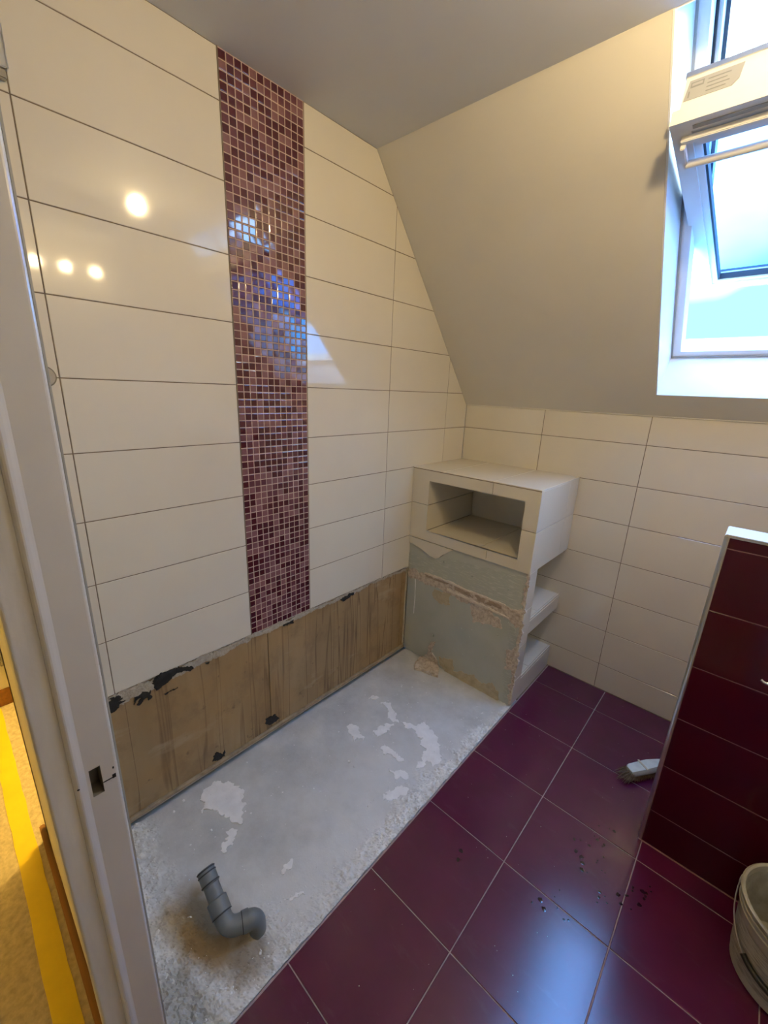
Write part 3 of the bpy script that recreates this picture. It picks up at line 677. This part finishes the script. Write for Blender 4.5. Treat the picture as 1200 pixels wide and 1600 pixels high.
# niche lining
for b0, b1 in ((HZ0, .955), (.955, HZ1)): ntile(rect(BY + .001, -.011, b0, b1, q), LWx(HX0), back=-.009)
for a0, a1 in ((HX0, .455), (.455, HX1)): ntile(rect(a0, a1, BY + .001, -.011, q), FLz(HZ0), back=-.009)
ntile(rect(HX0, HX1, HZ0, HZ1), BWy(-.010), back=-.008)
core((HX0, BY + .012, HZ1), (HX1, -.012, HZ1 + .0088), 'cream', 'niche_top'); core((HX1, BY + .012, HZ0), (HX1 + .0088, -.012, HZ1), 'cream', 'niche_side')
kid(box('niche_edge_profile', (HX0 - .001, BY - .0015, HZ0 - .002), (HX1 + .001, BY + .010, HZ0 + .0006), 'alu'))
kid(box('top_edge_profile', (.002, BY - .0005, BT - .0080), (BX - .001, BY + .002, BT - .0045), 'cream_grout'))
# plasterboard front under the niche
PB = -.4815
HOLES = [(p.x, p.z, .0032) for p in (on(u, v, 1, PB) for u, v in [(737, 984), (752, 978), (733.5, 995), (723, 1022), (756, 1029), (721, 982), (794.5, 922), (738, 901), (693.5, 878), (790, 900), (770.5, 1024.5), (778, 993)])]
ph = on(676.5, 993, 1, PB); HOLES.append((ph.x, ph.z, .0085))
def holed(name, poly, F, back, front, m):
    """board with the old screw and pipe holes cut through it"""
    if area(poly) < 0: poly = poly[::-1]
    def ins(x, y):
        c = False
        for k in range(len(poly)):
            (x1, y1), (x2, y2) = poly[k - 1], poly[k]
            if (y1 > y) != (y2 > y) and x < (x2 - x1) * (y - y1) / (y2 - y1) + x1: c = not c
        return c
    hs = [h for h in HOLES if all(ins(h[0] + 2 * h[2] * math.cos(t), h[1] + 2 * h[2] * math.sin(t)) for t in (0, 1, 2, 3, 4, 5))]
    pts = [Vector(p) for p in poly]; ed = [(k, (k + 1) % len(poly)) for k in range(len(poly))]
    for hx, hy, hr in hs:
        b0 = len(pts); pts += [Vector((hx + hr * math.cos(2 * math.pi * k / 12), hy + hr * math.sin(2 * math.pi * k / 12))) for k in range(12)]; ed += [(b0 + k, b0 + (k + 1) % 12) for k in range(12)]
    vo, eo, fo, *_ = delaunay_2d_cdt(pts, ed, [], 1, 1e-7); bm = bmesh.new(); vv = [bm.verts.new((p.x, p.y, front)) for p in vo]
    for f in fo:
        c = sum((vo[k] for k in f), Vector((0, 0))) / len(f)
        if not any((c.x - h[0]) ** 2 + (c.y - h[1]) ** 2 < (h[2] * .97) ** 2 for h in hs): bm.faces.new([vv[k] for k in f])
    for v in [v for v in bm.verts if not v.link_faces]: bm.verts.remove(v)
    ext = bmesh.ops.extrude_edge_only(bm, edges=[e for e in bm.edges if e.is_boundary])
    for v in [g_ for g_ in ext['geom'] if isinstance(g_, bmesh.types.BMVert)]: v.co.z = back
    for v in bm.verts: v.co = F(v.co.x, v.co.y, v.co.z)
    return kid(from_bm(name, bm, m))
core((.0012, PB + .070, -.004), (BX - .012, -.399, BB - .0003), 'plasterboard', 'backing_board')
holed('plasterboard_panel', rect(.0012, BX - .012, -.004, BB - .0003), BWy(PB), -.070, 0, 'plasterboard')
holed('scraped_board_area', rag(pxwall([(638, 862), (676, 878), (700, 873), (827, 903), (821, 950), (799, 949), (767, 936), (725, 920), (682, 902), (655, 894), (638, 884)], PB), .02, .003, 4), BWy(PB), -.0001, .0011, 'boardscraped')
k2 = lambda pts: [(600 + x / 7.271, 840 + y / 7.271) for x, y in pts]; k3 = lambda pts: [(700 + x / 6.664, 880 + y / 6.664) for x, y in pts]
def prag(name, px, h, m, seed, step=.004, jit=.0012, base=0.0, big=.012): return kid(ragged(name, pxwall(px, PB), BWy(PB), h, m, None, step=step, jit=jit, seed=seed, base=base, big=big))
band = k2([(275, 345), (365, 350), (400, 400), (460, 400), (600, 455), (800, 530)]) + k3([(0, 190), (170, 270), (330, 330), (450, 380), (600, 440), (660, 470), (780, 490), (765, 600), (745, 680), (700, 650), (640, 580), (560, 545), (430, 480), (280, 410), (140, 400), (60, 340), (20, 320)]) + k2([(760, 640), (650, 590), (540, 555), (480, 530), (350, 470), (275, 430)])
prag('plaster_band', band, .0045, 'plaster', 51)
prag('plaster_ledge', k2([(450, 400), (470, 392), (610, 440), (800, 515)]) + k3([(0, 175), (170, 258), (330, 320), (450, 370), (600, 430), (600, 442), (450, 384), (330, 334), (170, 274), (0, 196)]) + k2([(800, 535), (600, 462)]), .0075, 'ledge', 52, step=.008, jit=.001, big=.003)
prag('plaster_ledge', k3([(0, 262), (130, 315), (270, 385), (430, 455), (560, 520), (640, 560), (640, 580), (560, 545), (430, 482), (270, 412), (130, 340), (0, 285)]), .0085, 'ledge', 53, step=.006, jit=.001, big=.004)
prag('paper_groove', k2([(470, 405), (610, 455), (800, 530)]) + k3([(0, 200), (170, 280), (330, 340), (450, 390), (560, 440), (560, 475), (430, 435), (270, 365), (130, 300), (0, 245)]) + k2([(800, 565), (620, 495), (480, 440)]), .0062, 'groove', 65, step=.01, jit=.0005, big=.002)
prag('torn_paper_patch', k2([(565, 580), (660, 610), (745, 645), (752, 770), (690, 765), (620, 730), (575, 705), (552, 650)]), .0022, 'plaster_y', 54, step=.006, jit=.002)
prag('plaster_patch', k3([(250, 420), (290, 425), (420, 480), (500, 550), (555, 580), (550, 670), (440, 650), (340, 610), (250, 600), (240, 500)]), .0035, 'plaster', 55)
prag('plaster_patch', k3([(640, 600), (700, 680), (740, 800), (720, 880), (700, 1000), (690, 1150), (650, 1270), (620, 1400), (570, 1410), (580, 1250), (590, 1080), (612, 910), (635, 760)]), .0026, 'boardscraped', 56)
prag('plaster_patch', k3([(620, 900), (705, 880), (700, 1010), (690, 1120), (600, 1090), (595, 1000)]), .0040, 'plaster', 57)
prag('plaster_smear', k3([(-30, 985), (45, 1010), (60, 1130), (130, 1130), (200, 1150), (270, 1170), (300, 1200), (350, 1260), (420, 1250), (470, 1250), (500, 1310), (540, 1390), (530, 1430), (440, 1450), (300, 1390), (200, 1330), (50, 1240), (-30, 1200)]), .0026, 'plaster_y', 58)
prag('plaster_smear', k2([(640, 1370), (775, 1385), (785, 1480), (770, 1540), (690, 1500), (640, 1440)]), .0030, 'plaster_y', 59)
# crumbling right edge of the board
prag('broken_edge', k3([(825, 110), (858, 112), (835, 260), (815, 420), (800, 520), (780, 640), (765, 800), (735, 950), (715, 1100), (690, 1250), (660, 1400), (645, 1470), (615, 1480), (640, 1320), (665, 1180), (690, 1000), (715, 850), (745, 680), (765, 560), (785, 430), (805, 280)]), .0065, 'plaster', 60, step=.008, jit=.004, base=.001)
# old pipe outlet: hole, mortar trail and half-round mortar lump on the floor
prag('mortar_trail', k2([(530, 1190), (575, 1190), (545, 1300), (600, 1370), (600, 1430), (540, 1420), (470, 1350), (500, 1310), (520, 1200)]), .008, 'plaster', 61, step=.006, jit=.003)
lump = [(p[0], max(p[1], -9)) for p in pxfloor(k2([(340, 1490), (350, 1430), (400, 1370), (470, 1345), (560, 1370), (610, 1440), (620, 1500), (610, 1580), (500, 1540), (420, 1510)]), -.004)]
ragged('mortar_lump', lump, FLz(-.0103), .020, 'plaster', fso, step=.008, jit=.001, seed=62, rough=.10, big=.004)
prag('board_edge_strip', k2([(245, 450), (262, 450), (240, 800), (228, 1190), (212, 1190), (225, 800)]), .0022, 'plaster', 63, step=.012, jit=.001, big=.002)
prag('board_seam', k2([(352, 470), (364, 470), (355, 690), (340, 860), (332, 860), (346, 690)]), .0012, 'whiteplaster', 64, step=.01, jit=.0006, big=.002)
# side: post and two shelves
Z1T, Z1B, Z2T = .475, .388, .135
core((BX - .0125, BY + .006, 0), (BX - .0105, -.397, BB), 'cream_grout', 'post_bed')
for b0, b1 in ((.0, .150), (.150, .350), (.350, .550), (.550, BB)): ntile(rect(BY + .004, -.397, b0, b1, q * .8), Fx, back=-.0100)
core((BX - .02, -.397, .003), (BX - .0105, -.395, BB), 'cream', 'post_return')
def shelf(zb, zt):
    s = core((.0015, -.3945, zb + .006), (BX - .0115, -.0015, zt - .009), 'cream_grout', 'shelf')
    def st(poly, F, back=-.0085, m='cream', nm='shelf_tile'):
        o = piece(nm, poly, F, back, 0, m, s, ch=.0009, tilt=.0006); o.matrix_parent_inverse = Matrix.Identity(4); return o
    for a0, a1 in ((.0015, .35), (.35, BX - .010)):
        for b0, b1 in ((-.3945, -.285), (-.285, -.0015)): st(rect(a0, a1, b0, b1, q * .8), FLz(zt))
    st(rect(-.397, -.0015, max(zb, .001), zt - .011, q * .5), Fx, back=-.0108)
    o = box('shelf_edge', (BX - .0095, -.396, zt - .0105), (BX - .002, -.0015, zt - .0005), 'cream', s); o.matrix_parent_inverse = Matrix.Identity(4)
    if zb > .01:
        o = box('shelf_underside', (.0015, -.3945, zb), (BX - .0115, -.0015, zb + .0058), 'cream', s); o.matrix_parent_inverse = Matrix.Identity(4)
shelf(Z1B, Z1T); shelf(-.004, Z2T)

# ------------------------------------------------------------------ low dark-red partition wall
LY, LX, LT = -.771, 1.374, 1.190
lw = box('wall_partition', (LX + .012, LY + .012, -.002), (XR - .001, -.641, LT - .010), 'red_grout'); tag(lw, 'low partition wall clad in dark red tiles with metal edge trim', kind='structure')
piece('grout_bed', rect(LX + .013, XR - .002, .001, LT - .010), BWy(LY), -.0125, -.0012, 'red_grout', lw, ch=0)
lz = [.0015, .149, .3495, .5495, .7505, .9515, 1.1515, LT - .006]
for b0, b1 in zip(lz, lz[1:]):
    for a0, a1 in ((LX + .0125, 1.888), (1.888, 2.39), (2.39, XR - .002)):
        piece('wall_tile', rect(a0, a1, b0, b1, .0013), BWy(LY), -.010, 0, 'maroon_wall', lw, ch=.0009, tilt=.0012)
bm = bmesh.new(); F = Fr((0, 0, 0), (1, 0, 0), (0, 1, 0), (0, 0, 1))
arc = [(LX + .0125 - .0125 * math.sin(t), LY + .0125 - .0125 * math.cos(t)) for t in [i * math.pi / 12 for i in range(7)]]
slab(bm, arc + [(LX + .0125, LY + .0125)], F, 0, LT - .002); from_bm('corner_trim', bm, 'alu', lw, smooth=False)
box('end_face', (LX + .001, LY + .0126, .001), (LX + .0119, -.6415, LT - .011), 'maroon_wall', lw)
box('top_slab', (LX + .001, LY + .010, LT - .0099), (XR - .002, -.642, LT), 'white', lw, bev=.002)
box('top_edge_trim', (LX + .0005, LY - .002, LT - .0065), (XR - .002, LY + .0098, LT + .001), 'chrome', lw, bev=.0025)
piece('base_joint', rect(LX + .002, XR - .01, LY - .004, LY + .0005), FLz(0), -.001, .0018, 'red_grout', lw, ch=.0005)
# toilet roll holder
th = empty('toilet_roll_holder', (1.62, LY, .815)); tag(th, 'small chrome toilet roll holder arm on the dark red partition', 'roll holder')
def tk(o): o.parent = th; o.matrix_parent_inverse = Matrix.Translation(-th.location); return o
tk(lathe('wall_plate', [(0, .0), (.024, 0), (.024, .006), (.014, .010), (0, .010)], (1.66, LY, .815), 'chrome', seg=24, axis=(0, -1, 0)))
tk(tubeo('arm', [(1.66, LY - .008, .815), (1.66, LY - .035, .815)] + bez((1.66, LY - .035, .815), (1.655, LY - .05, .815), (1.63, LY - .05, .812)) + [(1.56, LY - .05, .808), (1.545, LY - .05, .811), (1.538, LY - .05, .816)], .0045, 'chrome', seg=10))

# ------------------------------------------------------------------ door wall, door frame, hall
wf = bmesh.new()
bx(wf, (-.13, YH, -.02), (.712, YN, ZC)); bx(wf, (1.652, YH, -.02), (XR, YN, ZC)); bx(wf, (.712, YH, 2.138), (1.652, YN, ZC))
wfo = from_bm('wall_front', wf, 'hallpaint'); tag(wfo, 'painted door wall between bathroom and hall', kind='structure')
df = empty('door_frame', (.75, -2.21, 0)); tag(df, 'white painted door frame with latch hole in its post', 'door frame')
def dk(o): o.parent = df; o.matrix_parent_inverse = Matrix.Translation(-df.location); return o
HY0, HY1, HZa, HZb = -2.2065, -2.1915, .925, .977
def jamb(x, sgn, hole):
    """door post as an extruded profile; the latch hole is cut into the reveal face"""
    def X(v): return x + sgn * v
    prof = [(-.036, -2.168), (-.005, -2.168)]
    prof += [(-.005 + .005 * math.sin(t), -2.173 + .005 * math.cos(t)) for t in [math.pi / 8 * i for i in range(1, 5)]]
    prof += [(0, -2.2110)] + [(.0045 * (1 - math.cos(t)) if False else .0035 * math.sin(t), -2.2185 + .0035 * -math.cos(t) + .0) for t in ()]
    prof += [(.0010, -2.2135), (.0026, -2.2170), (.0038, -2.2205), (.0038, -2.2225), (.0030, -2.2250), (.0012, -2.2272), (-.0005, -2.228)]
    prof += [(-.001, -2.2545)] + [(-.005 + .004 * math.cos(t), -2.2545 - .004 * math.sin(t)) for t in [math.pi / 8 * i for i in range(1, 5)]]
    prof += [(-.058, -2.2585), (-.058, YH), (-.036, YH)]
    bm = bmesh.new(); n = len(prof); zt = 2.10
    lo = [bm.verts.new((X(a), b, 0)) for a, b in prof]; hi = [bm.verts.new((X(a), b, zt)) for a, b in prof]
    for i in range(n):
        j = (i + 1) % n
        if hole and abs(prof[i][0] - prof[j][0]) < 1e-6 and abs(prof[i][1] - -2.173) < .0005 and abs(prof[j][1] - -2.211) < .0005:
            y0, y1 = prof[j][1], prof[i][1]
            P = lambda y, z, d=0: bm.verts.new((X(-d), y, z))
            o = [lo[j], lo[i], hi[i], hi[j]]
            h = [P(HY0, HZa), P(HY1, HZa), P(HY1, HZb), P(HY0, HZb)]; d = [P(HY0, HZa, .03), P(HY1, HZa, .03), P(HY1, HZb, .03), P(HY0, HZb, .03)]
            for k in range(4):
                m_ = (k + 1) % 4
                bm.faces.new((o[k], o[m_], h[m_], h[k])); f = bm.faces.new((h[k], h[m_], d[m_], d[k])); f.material_index = 2
            f = bm.faces.new(d); f.material_index = 2
            continue
        f = bm.faces.new((lo[i], lo[j], hi[j], hi[i]))
        if prof[i][1] <= -2.2275 and prof[j][1] <= -2.2275 and prof[i][0] > -.03: f.material_index = 1
    bm.faces.new(hi); bm.faces.new(lo[::-1])
    o = from_bm('jamb', bm, ['jamb', 'jambrough', 'greymetal'])
    return dk(o)
jamb(.75, 1, True); jamb(1.614, -1, False)
dk(box('head', (.7505, YH - .008, 2.1002), (1.6135, YN + .010, 2.137), 'jamb'))
dk(box('latch_notch', (.7496, -2.1915, .9415), (.7503, -2.1745, .9435), 'black')); dk(box('latch_notch', (.7496, -2.1785, .9405), (.7504, -2.1735, .9480), 'black'))
dk(box('paint_nick', (.7496, -2.1765, .9585), (.7504, -2.1745, .9625), 'black'))
dk(box('seal_strip', (.738, -2.1679, .0), (.7465, -2.1655, 2.10), 'plate'))
p = on(120, 1237, 0, .753); dk(lathe('screw_hole', [(0, .0006), (.0016, .0006), (.002, 0)], (.7535, -2.2225, .957), 'black', seg=8, axis=(1, 0, 0)))

hf = box('floor_hall', (-1.25, -3.45, -.05), (XR, YH, -.001), 'fleece'); tag(hf, 'beige fleece-covered hall floor beyond the door frame', kind='structure')
hf2 = box('floor_hall_side', (-1.25, YH, -.05), (-.13, -.3, -.001), 'fleece'); tag(hf2, 'beige fleece floor of the side passage', kind='structure')
thr = box('trim_1', (.752, YH, -.05), (1.612, YN, -.0005), 'oak'); tag(thr, 'brown wooden door sill', kind='structure')
for nm, a, b, lab in (('wall_hall_far', (-1.25, -3.45, -.02), (-1.07, -.3, ZC), 'far end wall of the hall in yellow lamp light'), ('wall_hall_rear', (-1.25, -3.55, -.02), (XR, -3.45, ZC), 'hall wall behind the doorway'),
                      ('wall_hall_end', (-1.25, -.3, -.02), (-.13, -.2, ZC), 'end wall of the side passage'), ('wall_hall_side', (XR, -3.45, -.02), (XR + .1, YH, ZC), 'closing side wall of the hall')):
    tag(box(nm, a, b, 'hallpaint'), lab, kind='structure')
tag(box('ceiling_hall', (-1.25, -3.45, ZC), (XR, YH, ZC + .08), 'ceil'), 'hall ceiling', kind='structure')
tag(box('ceiling_hall_side', (-1.25, YH, ZC), (-.13, -.2, ZC + .08), 'ceil'), 'ceiling of the side passage', kind='structure')
tag(box('baseboard_hall', (-.145, YH - .016, 0), (.69, YH, .072), 'oak', bev=.003), 'brown wooden skirting board along the hall side of the door wall', kind='structure')
tag(box('baseboard_passage', (-.146, YH + .0005, 0), (-.1305, -.3, .072), 'oak', bev=.003), 'brown wooden skirting board in the side passage', kind='structure')
tag(box('baseboard_far', (-1.07, -3.44, 0), (-1.052, -.31, .085), 'oak', bev=.003), 'brown wooden skirting board at the far hall wall', kind='structure')
ty = rag([(-1.04, -2.333), (.72, -2.338), (.72, -2.284), (-1.04, -2.279)], .06, .0016, 5)
tp = piece('floor_tape', ty, FLz(0), -.0008, .0006, 'tape', None, ch=0); tag(tp, 'strip of bright yellow tape stuck on the beige hall floor', 'tape')
for i, (y0, y1, z0, lab) in enumerate(((-2.226, -2.212, .125, 'longer grey metal strip fixed on the far hall wall'), (-2.244, -2.232, .215, 'shorter grey metal strip fixed on the far hall wall'))):
    tag(box('wall_strip', (-1.069, y0, z0), (-1.045, y1, .60), 'greymetal', bev=.002), lab, 'metal strip')

# ------------------------------------------------------------------ lamps
def point_light(name, loc, r, W, col):
    d = bpy.data.lights.new(name, 'POINT'); d.shadow_soft_size = r; d.energy = W; d.color = col
    o = bpy.data.objects.new(name, d); COL.objects.link(o); o.location = loc; return o
BL = Vector((1.25, -1.328, 2.405))
dl = empty('ceiling_bulb_offscreen', (BL.x, BL.y, ZC)); tag(dl, 'bare warm bulb in a socket hanging just under the flat ceiling', 'ceiling lamp')
def lk(o, r): o.parent = r; o.matrix_parent_inverse = Matrix.Translation(-r.location); return o
lk(lathe('socket', [(0, 0), (.022, 0), (.022, -.012), (.016, -.016), (.016, -.034), (0, -.034)], (BL.x, BL.y, ZC - .0003), 'white', seg=24), dl)
lk(lathe('bulb_offscreen', [(0, -.034), (.013, -.035), (.024, -.050), (.027, -.063), (.024, -.077), (.013, -.088), (0, -.092)], (BL.x, BL.y, ZC), 'bulb', seg=24), dl)
ml = empty('mirror_lamp_offscreen', (XR, -1.42, 2.28)); tag(ml, 'three-bulb lamp bar on the plain side wall', 'wall lamp')
lk(box('wall_bar', (XR - .02, -1.66, 2.265), (XR, -1.18, 2.295), 'chrome', bev=.004), ml)
for yy in (-1.59, -1.425, -1.25):
    lk(tubeo('bulb_holder', [(XR - .02, yy, 2.28), (XR - .04, yy, 2.28)], .014, 'chrome'), ml)
    lk(lathe('bulb_offscreen', [(0, 0), (.012, .002), (.020, .012), (.022, .022), (.018, .034), (.008, .042), (0, .043)], (XR - .04, yy, 2.28), 'wallbulb', seg=20, axis=(-1, 0, 0)), ml)
hl = empty('hall_pendant_offscreen', (-.62, -1.15, ZC)); tag(hl, 'bare pendant bulb in the side passage', 'pendant lamp')
lk(tubeo('cord', [(-.62, -1.15, ZC), (-.62, -1.15, 2.25)], .003, 'black', seg=6), hl)
lk(lathe('socket', [(0, .05), (.016, .05), (.018, 0), (0, 0)], (-.62, -1.15, 2.21), 'white', seg=16), hl)
lk(lathe('bulb_offscreen', [(0, 0), (.014, -.006), (.030, -.04), (.030, -.058), (.018, -.078), (0, -.084)], (-.62, -1.15, 2.21), 'hallbulb', seg=20), hl)
lk(point_light('pendant_lamp_offscreen', (-.62, -1.15, 2.07), .04, HALL_W, HALL_C), hl)

# ------------------------------------------------------------------ shower slide rail (mostly behind the door post)
sr = empty('shower_rail', (0, -2.056, 1.55)); tag(sr, 'chrome shower slide rail on cream tiles beside the door frame', 'shower rail')
lk(lathe('bracket_flange', [(0, 0), (.0265, 0), (.0265, .020), (.023, .024), (0, .024)], (0, -2.0515, 1.553), 'nickel', seg=32, axis=(1, 0, 0)), sr)
lk(tubeo('rail', [(.04, -2.062, 1.53), (.04, -2.062, 2.24)], .009, 'chrome'), sr)
lk(tubeo('bracket_stem', [(.02, -2.060, 1.553), (.04, -2.062, 1.553)], .008, 'chrome'), sr)
lk(box('bracket_block', (.0, -2.072, 2.186), (.022, -2.0165, 2.262), 'alu', bev=.002), sr)
lk(box('bracket_block', (.0, -2.072, 2.168), (.016, -2.0185, 2.1855), 'nickel', bev=.002), sr)
lk(box('bracket_plate', (.0, -2.0165, 2.186), (.024, -2.0145, 2.262), 'chrome'), sr)

# ------------------------------------------------------------------ grey waste pipe
wp = empty('waste_pipe', (.60, -1.885, -.006)); tag(wp, 'grey plastic waste pipe with elbows rising from the bare concrete', 'drain pipe')
A0 = Vector((.602, -1.880, -.03)); A1 = Vector((.602, -1.880, .048)); B1 = Vector((.572, -1.955, .050)); C1 = Vector((.430, -1.9475, .128))
dA = (B1 - A1).normalized(); dB = (C1 - B1).normalized(); PR = .0225
lk(tubeo('elbow', [A0, Vector((.602, -1.880, .004))] + bez((.602, -1.880, .012), A1 + Vector((0, 0, .004)), A1 + dA * .034, 10), PR * 1.10, 'pipe', seg=24), wp)
lk(tubeo('elbow_socket', [A1 + dA * .022, A1 + dA * .040], PR * 1.22, 'pipe', seg=24), wp)
lk(tubeo('seal_ring', [A1 + dA * .0400, A1 + dA * .0425], PR * 1.20, 'rubber', seg=24), wp)
lk(tubeo('elbow', [A1 + dA * .036, A1 + dA * .046] + bez(A1 + dA * .048, B1 + dA * .006, B1 + dB * .042, 10), PR * 1.12, 'pipe', seg=24), wp)
lk(tubeo('socket', [B1 + dB * .040, B1 + dB * .042, B1 + dB * .078, B1 + dB * .081], [PR * 1.12, PR * 1.27, PR * 1.27, PR * 1.1], 'pipe', seg=24), wp)
lk(tubeo('seal_ring', [B1 + dB * .038, B1 + dB * .0405], PR * 1.285, 'rubber', seg=24), wp)
lk(tubeo('pipe', [B1 + dB * .078, B1 + dB * .118], PR * 1.0, 'pipe', seg=24), wp)
lk(lathe('pipe_end', [(0, .1185), (PR * 1.0, .1185), (PR * 1.12, .1195), (PR * 1.12, .156), (PR * 1.06, .1640), (PR * .90, .1640), (PR * .90, .1215), (0, .1215)], B1, 'pipe', seg=24, axis=dB), wp)
for t in (.121, .148, .158): lk(tubeo('seal_ring', [B1 + dB * t, B1 + dB * (t + .001), B1 + dB * (t + .0035), B1 + dB * (t + .0045)], [PR * 1.1, PR * 1.2, PR * 1.2, PR * 1.1], 'rubber', seg=24, cap=False), wp)

# ------------------------------------------------------------------ bucket
bc = Vector((1.770, -.938, 0)); bk = empty('mortar_bucket', bc); tag(bk, 'dirty white plastic mortar bucket with wire bail and black grip', 'bucket')
RB, RT, BH = .118, .139, .252
def rr_(z): return RB + (RT - RB) * z / BH
lk(lathe('body', [(0, .001), (RB - .006, .001), (RB, .006), (rr_(.20), .20), (rr_(.205) + .002, .205), (rr_(.208) + .002, .247), (rr_(BH) + .005, .248), (rr_(BH) + .0055, BH), (rr_(BH) + .0015, BH + .003), (rr_(BH) - .004, BH), (rr_(.2) - .004, .2), (rr_(.04) - .004, .04), (RB - .006, .012), (0, .010)], bc, 'bucket', seg=56), bk)
lk(lathe('dried_mortar', [(0, .05), (.06, .052), (rr_(.05) - .0055, .055), (rr_(.09) - .0050, .09), (rr_(.23) - .0046, .232), (rr_(.23) - .0036, .234), (rr_(.05) - .0042, .048), (0, .047)], bc, 'cement', seg=40), bk)
for z in (.213, .232): lk(lathe('rim_rib', [(rr_(z) + .001, z - .002), (rr_(z) + .005, z - .001), (rr_(z) + .005, z + .001), (rr_(z) + .001, z + .002)], bc, 'bucket', seg=56), bk)
bm = bmesh.new(); prev = None
for i in range(25):
    a = math.radians(150 + 130 * i / 24); cur = [bm.verts.new(bc + Vector(((rr_(z) + .0012) * math.cos(a), (rr_(z) + .0012) * math.sin(a), z))) for z in (.035, .180)]
    if prev: bm.faces.new((prev[0], cur[0], cur[1], prev[1]))
    prev = cur
lk(from_bm('printed_band', bm, 'bucketprint', smooth=True), bk)
# bail: pivots on the left-rear and right side, hanging down against the front
pa = math.radians(165)
e1 = bc + Vector(((rr_(.222) + .010) * math.cos(pa), (rr_(.222) + .010) * math.sin(pa), .222)); e2 = bc + Vector(((rr_(.222) + .010) * math.cos(pa + math.pi), (rr_(.222) + .010) * math.sin(pa + math.pi), .222))
pts = []
for i in range(31):
    t = math.pi * i / 30; ang = pa + t; z = .222 - .135 * math.sin(t) ** .75
    r_ = rr_(z) + .009; pts.append(bc + Vector((r_ * math.cos(ang), r_ * math.sin(ang), z)))
lk(tubeo('bail', pts, .0018, 'wire', seg=8), bk)
lk(tubeo('bail_grip', pts[9:22], .0075, 'black', seg=12), bk)
for e in (e1, e2): lk(lathe('bail_lug', [(0, .0), (.012, .0), (.011, .010), (0, .011)], bc + (e - bc - Vector((0, 0, .222))) * .93 + Vector((0, 0, .222)), 'bucket', seg=14, axis=(e - bc - Vector((0, 0, .222))).normalized()), bk)

# ------------------------------------------------------------------ hand brush lying behind the partition
br = empty('hand_brush', (1.33, -.43, 0)); tag(br, 'worn white hand brush with brown bristles lying on maroon tiles', 'brush')
bd = Vector((.085, .12, 0)).normalized()
P0 = on(983, 1205, 2, .035); bd = (on(1028, 1192, 2, .05) - P0); bd.z = 0; bd = bd.normalized(); sd = Vector((-bd.y, bd.x, 0))
def BR(a, b, c): return Vector((P0.x, P0.y, 0)) + bd * a + sd * b + Vector((0, 0, c))
bm = bmesh.new(); prof = [(0, .020, .026, .046), (.012, .027, .026, .052), (.10, .028, .027, .056), (.14, .022, .027, .055), (.19, .014, .028, .052), (.27, .013, .030, .052), (.285, .008, .034, .048)]
prev = None
for a, hw, z0, z1 in prof:
    cur = [bm.verts.new(BR(a, b, c)) for b, c in ((-hw * .85, z0), (hw * .85, z0), (hw, (z0 + z1) / 2), (hw * .75, z1), (-hw * .75, z1), (-hw, (z0 + z1) / 2))]
    if prev:
        for i in range(6): bm.faces.new((prev[i], prev[(i + 1) % 6], cur[(i + 1) % 6], cur[i]))
    else: bm.faces.new(cur[::-1])
    prev = cur
bm.faces.new(prev); lk(from_bm('body', bm, 'brushwhite', smooth=True), br)
lk(box('green_band', (.062, -.0265, .0545), (.070, .0265, .0566), 'plaster_y', T=BR), br)
bm = bmesh.new(); rnd = random.Random(5)
for _ in range(900):
    a = rnd.uniform(-.006, .13); b = rnd.uniform(-.024, .024); sp = max(0, .03 - a) / .03
    r0 = BR(a + .004, b, .028 + .014 * (a < .006) * rnd.random()); tip = BR(a - .052 * sp * rnd.uniform(.3, 1) + rnd.gauss(0, .004), b * 1.25 + rnd.gauss(0, .004), rnd.uniform(.001, .006) + .012 * sp * rnd.random())
    d_ = (tip - r0); s_ = d_.cross(Vector((rnd.uniform(-1, 1), rnd.uniform(-1, 1), .3))).normalized() * .0011; u_ = d_.cross(s_).normalized() * .0011
    mid = (r0 + tip) / 2 + Vector((rnd.gauss(0, .002), rnd.gauss(0, .002), 0))
    R0 = [bm.verts.new(r0 + s_), bm.verts.new(r0 - s_ * .5 + u_), bm.verts.new(r0 - s_ * .5 - u_)]; R1_ = [bm.verts.new(mid + s_), bm.verts.new(mid - s_ * .5 + u_), bm.verts.new(mid - s_ * .5 - u_)]; tv = bm.verts.new(tip)
    for i in range(3):
        j = (i + 1) % 3; bm.faces.new((R0[i], R0[j], R1_[j], R1_[i])); bm.faces.new((R1_[i], R1_[j], tv))
o = lk(from_bm('bristles', bm, 'bristle'), br); o['kind'] = 'stuff'
